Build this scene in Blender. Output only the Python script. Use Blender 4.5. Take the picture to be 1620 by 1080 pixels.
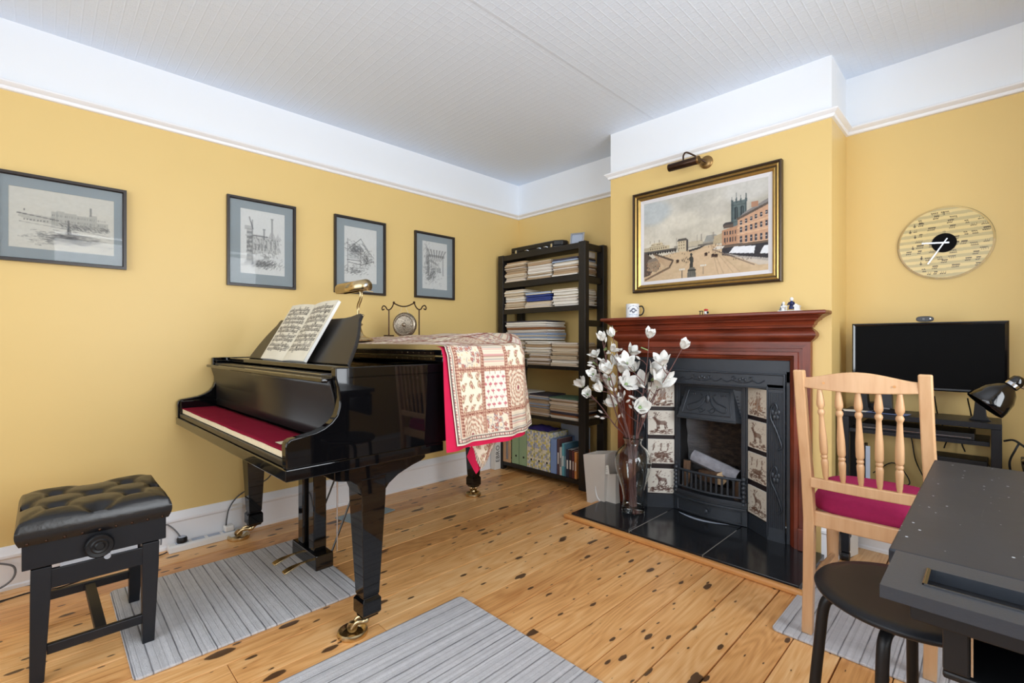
import bpy, math, random
import numpy as np
from mathutils import Vector, Matrix
random.seed(7); rng = np.random.default_rng(5)
PI = math.pi
S = bpy.context.scene
C = S.collection
for o in list(bpy.data.objects): bpy.data.objects.remove(o)

# ------------------------------------------------------------ camera
cam_d = bpy.data.cameras.new('camera'); cam = bpy.data.objects.new('camera', cam_d); C.objects.link(cam)
CAM = Vector((2.946, 0.0, 1.05))
cam.location = CAM; cam.rotation_euler = (PI/2, 0, math.radians(45.41))
cam_d.sensor_width = 36; cam_d.lens = 754/1620*36; cam_d.clip_start = .02
S.camera = cam
# ------------------------------------------------------------ world, window light, added fill, exposure
S.view_settings.view_transform = 'Standard'; S.view_settings.look = 'None'
S.view_settings.exposure = -0.37; S.view_settings.gamma = 1.0; S.view_settings.use_curve_mapping = False
w = bpy.data.worlds.new('sky'); S.world = w; w.use_nodes = True
w.node_tree.nodes['Background'].inputs[0].default_value = (.86, .93, 1, 1)
w.node_tree.nodes['Background'].inputs[1].default_value = 1.6
def area(name, loc, rot, sx, sy, e, col=(1, 1, 1)):
    l = bpy.data.lights.new(name, 'AREA'); l.shape = 'RECTANGLE'; l.size = sx; l.size_y = sy; l.energy = e; l.color = col
    o = bpy.data.objects.new(name, l); C.objects.link(o); o.location = loc; o.rotation_euler = rot; return o
XR, YF, YB, ZC = 3.85, -1.55, 2.985, 2.416
area('window_light_right', (XR+.22, 1.05, 1.45), (0, math.radians(90), 0), 1.9, 2.2, 135, (.91, .955, 1))
area('fill_light_front', (1.9, YF-.22, 1.4), (math.radians(90), 0, 0), 3.3, 2.1, 82, (.91, .955, 1))  # fill lamp added behind the camera, shining through the invented front window
S.cycles.max_bounces = 10; S.cycles.diffuse_bounces = 5; S.cycles.glossy_bounces = 5
S.cycles.transmission_bounces = 10; S.cycles.transparent_max_bounces = 12
S.cycles.use_denoising = True

# ------------------------------------------------------------ materials
def lin(c):
    c = np.asarray(c, float)/255.; return np.where(c <= .04045, c/12.92, ((c+.055)/1.055)**2.4)
class NT:
    def __init__(s, name):
        s.m = bpy.data.materials.new(name); s.m.use_nodes = True; s.t = s.m.node_tree
        s.b = s.t.nodes['Principled BSDF']
    def n(s, typ, **kw):
        nd = s.t.nodes.new(typ)
        for k, v in kw.items():
            if k.startswith('i_'): nd.inputs[k[2:].replace('_', ' ')].default_value = v
            else: setattr(nd, k, v)
        return nd
    def l(s, a, b): s.t.links.new(a, b)
    def math(s, op, a, b=None, clamp=False):
        nd = s.t.nodes.new('ShaderNodeMath'); nd.operation = op; nd.use_clamp = clamp
        for i, v in enumerate((a, b)):
            if v is None: continue
            if isinstance(v, (int, float)): nd.inputs[i].default_value = v
            else: s.l(v, nd.inputs[i])
        return nd.outputs[0]
    def mix(s, f, a, b):
        nd = s.t.nodes.new('ShaderNodeMix'); nd.data_type = 'RGBA'
        for i, v in ((0, f), (6, a), (7, b)):
            if isinstance(v, (int, float)): nd.inputs[i].default_value = v
            elif isinstance(v, (tuple, list, np.ndarray)): nd.inputs[i].default_value = (*v[:3], 1)
            else: s.l(v, nd.inputs[i])
        return nd.outputs[2]
    def ramp(s, f, stops):
        nd = s.t.nodes.new('ShaderNodeValToRGB'); cr = nd.color_ramp
        while len(cr.elements) > 1: cr.elements.remove(cr.elements[-1])
        for i, (p, c) in enumerate(stops):
            e = cr.elements[0] if i == 0 else cr.elements.new(p)
            e.position = p; e.color = (*c[:3], 1) if not isinstance(c, (int, float)) else (c, c, c, 1)
        s.l(f, nd.inputs[0]); return nd.outputs[0]
    def bump(s, h, strength=.3, dist=.002):
        nd = s.n('ShaderNodeBump'); nd.inputs['Strength'].default_value = strength; nd.inputs['Distance'].default_value = dist
        s.l(h, nd.inputs['Height']); s.l(nd.outputs[0], s.b.inputs['Normal']); return nd
    def pos(s, sc=(1, 1, 1)):
        g = s.n('ShaderNodeTexCoord'); mp = s.n('ShaderNodeMapping'); mp.inputs['Scale'].default_value = sc
        s.l(g.outputs['Object'], mp.inputs[0]); return mp.outputs[0]
    def wpos(s, sc=(1, 1, 1)):
        g = s.n('ShaderNodeNewGeometry'); mp = s.n('ShaderNodeMapping'); mp.inputs['Scale'].default_value = sc
        s.l(g.outputs['Position'], mp.inputs[0]); return mp.outputs[0]
    def noise(s, vec, scale, detail=3, rough=.5):
        nd = s.n('ShaderNodeTexNoise'); nd.inputs['Scale'].default_value = scale; nd.inputs['Detail'].default_value = detail
        nd.inputs['Roughness'].default_value = rough; s.l(vec, nd.inputs['Vector']); return nd.outputs[0]
    def col(s, c): s.l(c, s.b.inputs['Base Color'])
def mat(name, c, rough=.5, metal=0., coat=0., nz=0., nsc=20., bump=0., bsc=200., spec=.5, stretch=(1, 1, 1), srgb=True, dist=.001):
    """simple material: sRGB colour with noise variation and fine bump"""
    k = NT(name); c = lin(c) if srgb else np.array(c)
    k.b.inputs['Base Color'].default_value = (*c, 1); k.b.inputs['Roughness'].default_value = rough
    k.b.inputs['Metallic'].default_value = metal; k.b.inputs['Coat Weight'].default_value = coat
    k.b.inputs['Specular IOR Level'].default_value = spec; k.b.inputs['Coat Roughness'].default_value = .04
    p = k.pos(stretch)
    if nz: k.col(k.mix(k.noise(p, nsc), c*(1-nz), np.minimum(c*(1+nz), 1)))
    if bump: k.bump(k.noise(p, bsc), bump, dist)
    return k.m
def wood(name, dark, light, rough=.35, sc=(30, 30, 2), coat=0., warp=1.):
    k = NT(name); p = k.pos(sc); a = k.noise(p, 1.2, 5, .6); b = k.noise(k.pos((3, 3, 3)), 1.5, 2)
    f = k.math('ADD', k.math('MULTIPLY', a, .75), k.math('MULTIPLY', b, .35))
    k.col(k.ramp(f, [(.35, lin(dark)), (.72, lin(light))])); k.b.inputs['Roughness'].default_value = rough
    k.b.inputs['Coat Weight'].default_value = coat; k.b.inputs['Coat Roughness'].default_value = .1
    k.bump(a, .08, .001); return k.m
M = {}
M['yellow'] = mat('wall_paint_yellow', (226, 196, 129), .42, nz=.02, nsc=3, bump=.05, bsc=120, spec=.35)
M['white'] = mat('wall_paint_white', (236, 240, 245), .6, nz=.01, nsc=3)
M['gloss_white'] = mat('trim_gloss_white', (240, 241, 244), .3, nz=.01, nsc=4)
def ceil_mat():
    k = NT('ceiling_paper'); p = k.wpos((1, 1, 1)); br = k.n('ShaderNodeTexBrick'); br.offset = 0; br.squash = 1
    br.inputs['Scale'].default_value = 1; br.inputs['Brick Width'].default_value = .04; br.inputs['Row Height'].default_value = .04
    br.inputs['Mortar Size'].default_value = .004; br.inputs['Mortar Smooth'].default_value = .8; k.l(p, br.inputs[0])
    vr = k.n('ShaderNodeTexVoronoi'); vr.feature = 'F1'; vr.voronoi_dimensions = '2D'; vr.inputs['Scale'].default_value = 25; vr.inputs['Randomness'].default_value = 0
    k.l(p, vr.inputs[0]); ring = k.math('SINE', k.math('MULTIPLY', vr.outputs['Distance'], 26))
    h = k.math('ADD', k.math('MULTIPLY', br.outputs['Fac'], 1.0), k.math('MULTIPLY', ring, .16))
    h = k.math('ADD', h, k.math('MULTIPLY', k.noise(p, 90), .35))
    k.bump(h, .32, .002); k.b.inputs['Base Color'].default_value = (*lin((226, 236, 250)), 1); k.b.inputs['Roughness'].default_value = .7
    return k.m
M['ceiling'] = ceil_mat()
def pine():
    k = NT('pine_boards'); oi = k.n('ShaderNodeObjectInfo'); r = oi.outputs['Random']
    g = k.n('ShaderNodeNewGeometry'); cmb = k.n('ShaderNodeCombineXYZ'); k.l(k.math('MULTIPLY', r, 37.), cmb.inputs[0]); k.l(k.math('MULTIPLY', r, 91.), cmb.inputs[1])
    va = k.n('ShaderNodeVectorMath'); va.operation = 'ADD'; k.l(g.outputs['Position'], va.inputs[0]); k.l(cmb.outputs[0], va.inputs[1]); P = va.outputs[0]
    def mp(sc):
        m = k.n('ShaderNodeMapping'); m.inputs['Scale'].default_value = sc; k.l(P, m.inputs[0]); return m.outputs[0]
    # cathedral grain: bands of a warped field
    wn = k.noise(mp((5, .8, 1)), 1.3, 2)
    band = k.math('SINE', k.math('MULTIPLY', wn, 95.)); band = k.math('MULTIPLY_ADD' if False else 'MULTIPLY', band, .5)
    fine = k.noise(mp((110, 3, 1)), 1., 4, .6); broad = k.noise(mp((4, 1.1, 1)), 1.2, 3)
    f = k.math('ADD', k.math('MULTIPLY', fine, .5), k.math('MULTIPLY', broad, .45)); f = k.math('ADD', f, k.math('MULTIPLY', band, .10))
    f = k.math('ADD', f, k.math('MULTIPLY', k.math('SUBTRACT', r, .5), .16))
    base = k.ramp(f, [(.25, lin((186, 122, 66))), (.5, lin((230, 173, 110))), (.75, lin((250, 208, 152)))])
    def knots(sx, sy, thr, seed):
        m = k.n('ShaderNodeMapping'); m.inputs['Scale'].default_value = (sx, sy, 1); m.inputs['Location'].default_value = (seed, seed*1.7, 0); k.l(P, m.inputs[0])
        nz = k.n('ShaderNodeTexNoise'); nz.inputs['Scale'].default_value = 6; k.l(m.outputs[0], nz.inputs[0])
        vm = k.n('ShaderNodeVectorMath'); vm.operation = 'MULTIPLY_ADD'; k.l(nz.outputs['Color'], vm.inputs[0]); vm.inputs[1].default_value = (.09, .09, 0); k.l(m.outputs[0], vm.inputs[2])
        v = k.n('ShaderNodeTexVoronoi'); v.voronoi_dimensions = '2D'; v.inputs['Scale'].default_value = 1; k.l(vm.outputs[0], v.inputs['Vector'])
        sp = k.n('ShaderNodeSeparateColor'); k.l(v.outputs['Color'], sp.inputs[0])
        rad = k.math('MULTIPLY', k.math('POWER', sp.outputs[0], 3.0), thr); rad = k.math('ADD', rad, .012)
        d = k.math('SUBTRACT', rad, v.outputs['Distance']); core = k.math('MULTIPLY', d, 60, True)
        halo = k.math('MULTIPLY', k.math('ADD', d, .07), 7, True); return core, halo
    c1, h1 = knots(8.5, 3.4, .17, 0.); c2, h2 = knots(17, 6.5, .17, 3.3)
    halo = k.math('MAXIMUM', h1, k.math('MULTIPLY', h2, .6)); core = k.math('MAXIMUM', c1, c2)
    base = k.mix(k.math('MULTIPLY', halo, .35), base, lin((168, 108, 58)))
    base = k.mix(k.math('MULTIPLY', core, .9), base, lin((62, 44, 34)))
    k.col(base); k.b.inputs['Roughness'].default_value = .33; k.l(k.ramp(fine, [(.3, .26), (.8, .42)]), k.b.inputs['Roughness'])
    k.b.inputs['Specular IOR Level'].default_value = .45
    k.bump(k.math('SUBTRACT', fine, k.math('MULTIPLY', core, .6)), .12, .001); return k.m
M['pine'] = pine()
M['pine_trim'] = wood('pine_trim', (196, 134, 74), (222, 163, 98), .3, (3, 30, 30))
M['beech'] = wood('beech', (196, 150, 108), (216, 176, 134), .35, (30, 30, 3))
M['mahogany'] = wood('mahogany', (62, 22, 11), (138, 58, 34), .33, (3, 26, 26), .1)
M['mahogany_v'] = wood('mahogany_upright', (62, 22, 11), (138, 58, 34), .33, (26, 26, 3), .1)
M['piano'] = mat('piano_black_gloss', (9, 9, 11), .035, coat=0., bump=.006, bsc=6, spec=.5)
M['piano_satin'] = mat('piano_black_satin', (26, 24, 24), .34, nz=.1, nsc=60)
M['brass'] = mat('brass', (206, 184, 142), .27, 1., nz=.1, nsc=15)
M['old_brass'] = mat('old_brass', (150, 120, 78), .32, 1., nz=.25, nsc=25)
M['bronze'] = mat('dark_bronze', (70, 52, 42), .32, .9, nz=.3, nsc=25)
M['chrome'] = mat('chrome', (210, 212, 216), .15, 1., nz=.03)
M['ivory'] = mat('ivory', (226, 214, 184), .35, nz=.03)
M['felt'] = mat('red_felt', (124, 14, 42), .95, nz=.1, nsc=80, bump=.3, bsc=500, spec=.1)
M['leather'] = mat('black_leather', (22, 22, 24), .3, nz=.2, nsc=12, bump=.35, bsc=55, dist=.002)
M['black_wood'] = mat('black_painted_wood', (26, 28, 33), .38, nz=.15, nsc=25, bump=.08, bsc=60, spec=.3)
M['shelf'] = mat('shelf_black_brown', (24, 21, 20), .42, nz=.15, nsc=30, bump=.06, bsc=80)
M['iron'] = mat('cast_iron', (56, 61, 68), .38, .25, nz=.1, nsc=40, bump=.15, bsc=150)
M['soot'] = mat('soot', (22, 20, 20), .9, nz=.4, nsc=12, bump=.4, bsc=40)
M['dark_groove'] = mat('tile_groove', (30, 20, 24), .5)
M['slate'] = mat('hearth_slate', (34, 36, 40), .16, nz=.15, nsc=5, bump=.03, bsc=30)
M['grout'] = mat('grout', (150, 146, 138), .8)
M['black'] = mat('black_plastic', (20, 21, 24), .42, nz=.05, spec=.35)
M['black_gloss'] = mat('black_gloss', (12, 12, 14), .12, coat=.5)
M['screen'] = mat('screen_black', (4, 4, 5), .5, nz=.05, spec=.08)
M['grey'] = mat('grey_plastic', (110, 112, 116), .5)
M['dgrey'] = mat('dark_grey_plastic', (62, 64, 68), .45)
M['wplastic'] = mat('white_plastic', (228, 228, 226), .35, nz=.02)
M['paper'] = mat('paper_white', (232, 230, 224), .8, nz=.02)
M['crimson'] = mat('crimson_upholstery', (158, 36, 84), .85, nz=.14, nsc=60, bump=.25, bsc=300, spec=.2)
M['pink'] = mat('pink_lining', (196, 30, 72), .85, nz=.08, nsc=20, bump=.2, bsc=100, spec=.2)
M['navy'] = mat('navy_cloth', (32, 30, 62), .9, nz=.2, nsc=20, spec=.2)
M['bark'] = mat('branch_bark', (118, 84, 80), .8, nz=.3, nsc=60, bump=.4, bsc=150)
M['petal'] = mat('magnolia_petal', (240, 240, 236), .6, nz=.03, spec=.3)
M['leaf'] = mat('leaf_green', (150, 178, 120), .6, nz=.15)
M['slate_blue'] = mat('slate_blue_glass', (128, 152, 160), .25, nz=.1, nsc=10)
def art_mat():
    k = NT('painted_picture'); a = k.n('ShaderNodeAttribute'); a.attribute_name = 'Col'; k.col(a.outputs['Color'])
    k.b.inputs['Roughness'].default_value = .6; k.b.inputs['Specular IOR Level'].default_value = .25; return k
_a = art_mat(); M['art'] = _a.m
_a = art_mat(); _a.bump(_a.noise(_a.pos(), 220), .25, .001); _a.b.inputs['Roughness'].default_value = .85; _a.m.name = 'quilt_cloth'; M['cloth'] = _a.m
_a = art_mat(); _a.b.inputs['Roughness'].default_value = .12; _a.m.name = 'glazed_tile'; M['tile'] = _a.m
def glass(name, col=(1, 1, 1), rough=0.):
    k = NT(name); k.b.inputs['Base Color'].default_value = (*col, 1); k.b.inputs['Roughness'].default_value = rough
    k.b.inputs['Transmission Weight'].default_value = 1; k.b.inputs['IOR'].default_value = 1.45
    # clear shadows so that the pane lets daylight pass
    return k.m
M['glass'] = glass('vase_glass', (.97, 1., .995))
def pane(name, refl=.08, tint=(1, 1, 1)):
    k = NT(name); t = k.t; tr = k.n('ShaderNodeBsdfTransparent'); tr.inputs[0].default_value = (*tint, 1); gl = k.n('ShaderNodeBsdfGlossy'); gl.inputs['Roughness'].default_value = .02
    fr = k.n('ShaderNodeFresnel'); fr.inputs[0].default_value = 1.22; mx = k.n('ShaderNodeMixShader')
    k.l(fr.outputs[0], mx.inputs[0]); k.l(tr.outputs[0], mx.inputs[1]); k.l(gl.outputs[0], mx.inputs[2])
    k.l(mx.outputs[0], t.nodes['Material Output'].inputs[0]); return k.m
M['pane'] = pane('picture_glass')
def rug_mat(name, axis):
    k = NT(name); sp = k.n('ShaderNodeSeparateXYZ'); g = k.n('ShaderNodeNewGeometry'); k.l(g.outputs['Position'], sp.inputs[0]); w_ = sp.outputs[axis]
    nz = k.noise(k.wpos((1, 1, 1)), 14, 2); wv = k.math('ADD', w_, k.math('MULTIPLY', nz, .0025))
    v = k.n('ShaderNodeTexVoronoi'); v.voronoi_dimensions = '1D'; v.feature = 'DISTANCE_TO_EDGE'; v.inputs['Scale'].default_value = 19; k.l(wv, v.inputs['W'])
    line = k.math('SUBTRACT', 1., k.math('MULTIPLY', v.outputs['Distance'], 17), True)
    n1 = k.n('ShaderNodeTexNoise'); n1.noise_dimensions = '1D'; n1.inputs['Scale'].default_value = 45; n1.inputs['Detail'].default_value = 3; k.l(wv, n1.inputs['W'])
    base = k.ramp(n1.outputs[0], [(.3, lin((200, 200, 203))), (.55, lin((213, 213, 216))), (.75, lin((224, 224, 227)))])
    fz = k.noise(k.wpos(), 260, 2); fm = k.noise(k.wpos(), 40, 4, .7)
    base = k.mix(k.math('MULTIPLY', fm, .6), base, lin((158, 158, 164)))
    brk = k.math('MULTIPLY', k.noise(k.wpos(), 9, 2), 1.5, True)
    v2 = k.n('ShaderNodeTexVoronoi'); v2.voronoi_dimensions = '1D'; v2.feature = 'DISTANCE_TO_EDGE'; v2.inputs['Scale'].default_value = 52; k.l(wv, v2.inputs['W'])
    line2 = k.math('MULTIPLY', k.math('SUBTRACT', 1., k.math('MULTIPLY', v2.outputs['Distance'], 9), True), .28); line = k.math('MAXIMUM', line, line2)
    k.col(k.mix(k.math('MULTIPLY', k.math('MULTIPLY', line, 1.), brk), base, lin((74, 74, 82))))
    k.b.inputs['Roughness'].default_value = .95; k.b.inputs['Specular IOR Level'].default_value = .1
    k.bump(k.math('SUBTRACT', fz, line), .6, .004); return k.m
M['rug_x'] = rug_mat('rug_stripes_across', 1); M['rug_y'] = rug_mat('rug_stripes_along', 0)
def desk_mat():
    k = NT('scuffed_black_laminate'); p = k.wpos((1, 1, 1))
    v = k.n('ShaderNodeTexVoronoi'); v.inputs['Scale'].default_value = 85; k.l(k.wpos((1, 1, 1)), v.inputs[0]); sp = k.n('ShaderNodeSeparateColor'); k.l(v.outputs['Color'], sp.inputs[0])
    rad = k.math('MULTIPLY', k.math('POWER', sp.outputs[0], 5.), .22); dots = k.math('MULTIPLY', k.math('SUBTRACT', rad, v.outputs['Distance']), 40, True)
    sc = k.noise(k.wpos((60, 2, 1)), 1.5, 5, .8); scr = k.math('MULTIPLY', k.math('SUBTRACT', sc, .66), 6, True)
    base = k.mix(k.noise(p, 8, 4, .7), lin((30, 33, 40)), lin((44, 49, 58)))
    base = k.mix(k.math('MULTIPLY', dots, .8), base, lin((190, 195, 205))); base = k.mix(k.math('MULTIPLY', scr, .45), base, lin((130, 134, 140)))
    k.col(base); k.b.inputs['Roughness'].default_value = .4; k.b.inputs['Specular IOR Level'].default_value = .3; k.bump(k.noise(p, 60, 4), .1, .001); return k.m
M['desk'] = desk_mat()
def paper_m(i, c, edge):
    k = NT('magazine_%s' % i); p = k.pos((1, 1, 400)); k.col(k.mix(k.noise(p, 1.0, 2), lin(c), lin(edge))); k.b.inputs['Roughness'].default_value = .75; return k.m
# ------------------------------------------------------------ mesh helpers
def root_of(o):
    while o.parent: o = o.parent
    return o
class G:
    def __init__(s): s.v = []; s.f = []; s.mi = []
    def add(s, vs, fs, m=0):
        n = len(s.v); s.v += [tuple(v) for v in vs]; s.f += [tuple(i+n for i in f) for f in fs]; s.mi += [m]*len(fs); return s
    def box(s, x0, x1, y0, y1, z0, z1, m=0, T=None):
        vs = [(x, y, z) for z in (z0, z1) for y in (y0, y1) for x in (x0, x1)]
        if T is not None: vs = [tuple(T @ Vector(v)) for v in vs]
        return s.add(vs, [(0, 2, 3, 1), (4, 5, 7, 6), (0, 1, 5, 4), (2, 6, 7, 3), (0, 4, 6, 2), (1, 3, 7, 5)], m)
    def prism(s, poly, ax, a0, a1, m=0):
        """polygon in the plane across axis ax (0: y,z  1: x,z  2: x,y), extruded a0..a1"""
        def pt(p, a): return (a, p[0], p[1]) if ax == 0 else (p[0], a, p[1]) if ax == 1 else (p[0], p[1], a)
        n = len(poly); ar = sum(poly[i][0]*poly[(i+1) % n][1]-poly[(i+1) % n][0]*poly[i][1] for i in range(n))
        if (ar < 0) != (ax == 1): poly = poly[::-1]
        vs = [pt(p, a0) for p in poly]+[pt(p, a1) for p in poly]
        fs = [tuple(range(n))[::-1], tuple(range(n, 2*n))]+[(i, (i+1) % n, n+(i+1) % n, n+i) for i in range(n)]
        return s.add(vs, fs, m)
    def lathe(s, prof, n=24, T=None, m=0, caps=True):
        T = T or Matrix(); vs = []; fs = []
        for r, z in prof:
            for i in range(n): a = 2*PI*i/n; vs.append(T @ Vector((r*math.cos(a), r*math.sin(a), z)))
        for j in range(len(prof)-1):
            for i in range(n): k = (i+1) % n; fs.append((j*n+i, j*n+k, (j+1)*n+k, (j+1)*n+i))
        if caps: fs += [tuple(range(n))[::-1], tuple(range((len(prof)-1)*n, len(prof)*n))]
        return s.add(vs, fs, m)
    def tube(s, pts, r, n=8, m=0):
        pts = [Vector(p) for p in pts]; k = len(pts); rs = [r]*k if isinstance(r, (int, float)) else r; vs = []; fs = []
        up = None
        for i, p in enumerate(pts):
            t = (pts[min(i+1, k-1)]-pts[max(i-1, 0)]).normalized()
            if up is None: up = Vector((0, 0, 1)) if abs(t.z) < .9 else Vector((1, 0, 0))
            a = t.cross(up).normalized(); up = a.cross(t).normalized()
            for j in range(n): th = 2*PI*j/n; vs.append(p+(a*math.cos(th)+up*math.sin(th))*rs[i])
        for i in range(k-1):
            for j in range(n): q = (j+1) % n; fs.append((i*n+j, (i+1)*n+j, (i+1)*n+q, i*n+q))
        fs += [tuple(range(n)), tuple(range((k-1)*n, k*n))[::-1]]
        return s.add(vs, fs, m)
    def grid(s, fn, nu, nv, m=0):
        vs = [fn(i/nu, j/nv) for j in range(nv+1) for i in range(nu+1)]
        return s.add(vs, [(j*(nu+1)+i, j*(nu+1)+i+1, (j+1)*(nu+1)+i+1, (j+1)*(nu+1)+i) for j in range(nv) for i in range(nu)], m)
    def ball(s, c, r, sc=(1, 1, 1), nu=14, nv=8, m=0):
        prof = [(max(r*math.sin(PI*j/nv), 1e-4), -r*math.cos(PI*j/nv)) for j in range(nv+1)]
        return s.lathe(prof, nu, Matrix.Translation(c) @ Matrix.Diagonal((*sc, 1)), m)
    def sweep(s, path, prof, m=0, closed_prof=True):
        """mitred profile (d to the right of travel, z) along a plan polyline"""
        P = [Vector(p) for p in path]; n = len(P); k = len(prof); vs = []
        for i in range(n):
            ns = []
            for a, b in ((i-1, i), (i, i+1)):
                if 0 <= a and b < n: d = (P[b]-P[a]).normalized(); ns.append(Vector((d.y, -d.x)))
            if len(ns) == 2: q = ns[0]+ns[1]; q = q/(q.dot(ns[0]))
            else: q = ns[0]
            for d, z in prof: vs.append((P[i].x+q.x*d, P[i].y+q.y*d, z))
        fs = []
        for i in range(n-1):
            for j in range(k if closed_prof else k-1): l = (j+1) % k; fs.append((i*k+j, (i+1)*k+j, (i+1)*k+l, i*k+l))
        if closed_prof: fs += [tuple(range(k)), tuple(range((n-1)*k, n*k))[::-1]]
        return s.add(vs, fs, m)
    def frame(s, O, U, V, N, w_, h_, prof, m=0, sides=4):
        """mitred picture-frame: prof of (inset, depth)"""
        O, U, V, N = map(Vector, (O, U, V, N)); k = len(prof); vs = []
        for (cx, cy, sx, sy) in ((0, 0, 1, 1), (w_, 0, -1, 1), (w_, h_, -1, -1), (0, h_, 1, -1)):
            for i_, d in prof: vs.append(O+U*(cx+sx*i_)+V*(cy+sy*i_)+N*d)
        fs = [(c*k+j, ((c+1) % 4)*k+j, ((c+1) % 4)*k+(j+1) % k, c*k+(j+1) % k) for c in range(4) for j in range(k)]
        return s.add(vs, fs, m)
    def build(s, name, mats, parent=None, smooth=None, bevel=0, local=False, origin=None, seg=2):
        me = bpy.data.meshes.new(name); off = Vector((0, 0, 0))
        if parent is not None:
            if not local: off = root_of(parent).location.copy()
        elif origin is not None: off = Vector(origin)
        elif not local:
            a = np.array(s.v); off = Vector(((a[:, 0].min()+a[:, 0].max())/2, (a[:, 1].min()+a[:, 1].max())/2, a[:, 2].min()))
        me.from_pydata([tuple(Vector(v)-off) for v in s.v] if off.length else s.v, [], s.f)
        if not isinstance(mats, (list, tuple)): mats = [mats]
        for m_ in mats: me.materials.append(M[m_] if isinstance(m_, str) else m_)
        if len(mats) > 1: me.polygons.foreach_set('material_index', s.mi)
        me.validate()
        if smooth: me.shade_smooth(); me.set_sharp_from_angle(angle=math.radians(smooth))
        o = bpy.data.objects.new(name, me); C.objects.link(o)
        if parent is not None: o.parent = parent
        else: o.location = off
        if bevel:
            b = o.modifiers.new('bevel', 'BEVEL'); b.width = bevel; b.segments = seg; b.limit_method = 'ANGLE'; b.angle_limit = math.radians(40)
        return o
def tag(o, label, cat, group=None, kind=None):
    o['label'] = label; o['category'] = cat
    if group: o['group'] = group
    if kind: o['kind'] = kind
    return o
def thing(name, loc, label, cat, group=None, rz=0):
    o = bpy.data.objects.new(name, None); o.empty_display_size = .1; C.objects.link(o); o.location = loc; o.rotation_euler = (0, 0, rz)
    return tag(o, label, cat, group)
def struct(o): o['kind'] = 'structure'; return o
def copy_thing(src, loc, rz=None, label=None):
    r = src.copy(); C.objects.link(r); r.location = loc
    if rz is not None: r.rotation_euler = (0, 0, rz)
    if label: r['label'] = label
    for ch in src.children:
        c = ch.copy(); C.objects.link(c); c.parent = r
        for g in ch.children: d = g.copy(); C.objects.link(d); d.parent = c
    return r
def axis_T(p, q, spin=0):
    """matrix with +Z from p to q, origin p"""
    d = (Vector(q)-Vector(p)).normalized(); return Matrix.Translation(p) @ d.to_track_quat('Z', 'Y').to_matrix().to_4x4()
def rot_T(loc, rz=0, rx=0, ry=0):
    return Matrix.Translation(loc) @ Matrix.Rotation(rz, 4, 'Z') @ Matrix.Rotation(ry, 4, 'Y') @ Matrix.Rotation(rx, 4, 'X')
def bez(p0, p1, p2, p3, n=12):
    p0, p1, p2, p3 = map(Vector, (p0, p1, p2, p3))
    return [p0*(1-t)**3+p1*3*t*(1-t)**2+p2*3*t*t*(1-t)+p3*t**3 for t in [i/n for i in range(n+1)]]
def crv(pts, n=6):
    """Catmull-Rom through points"""
    P = [Vector(p) for p in pts]; P = [P[0]*2-P[1]]+P+[P[-1]*2-P[-2]]; out = []
    for i in range(1, len(P)-2):
        for k in range(n):
            t = k/n; out.append(.5*((2*P[i])+(-P[i-1]+P[i+1])*t+(2*P[i-1]-5*P[i]+4*P[i+1]-P[i+2])*t*t+(-P[i-1]+3*P[i]-3*P[i+1]+P[i+2])*t**3))
    out.append(P[-2]); return out

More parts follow.
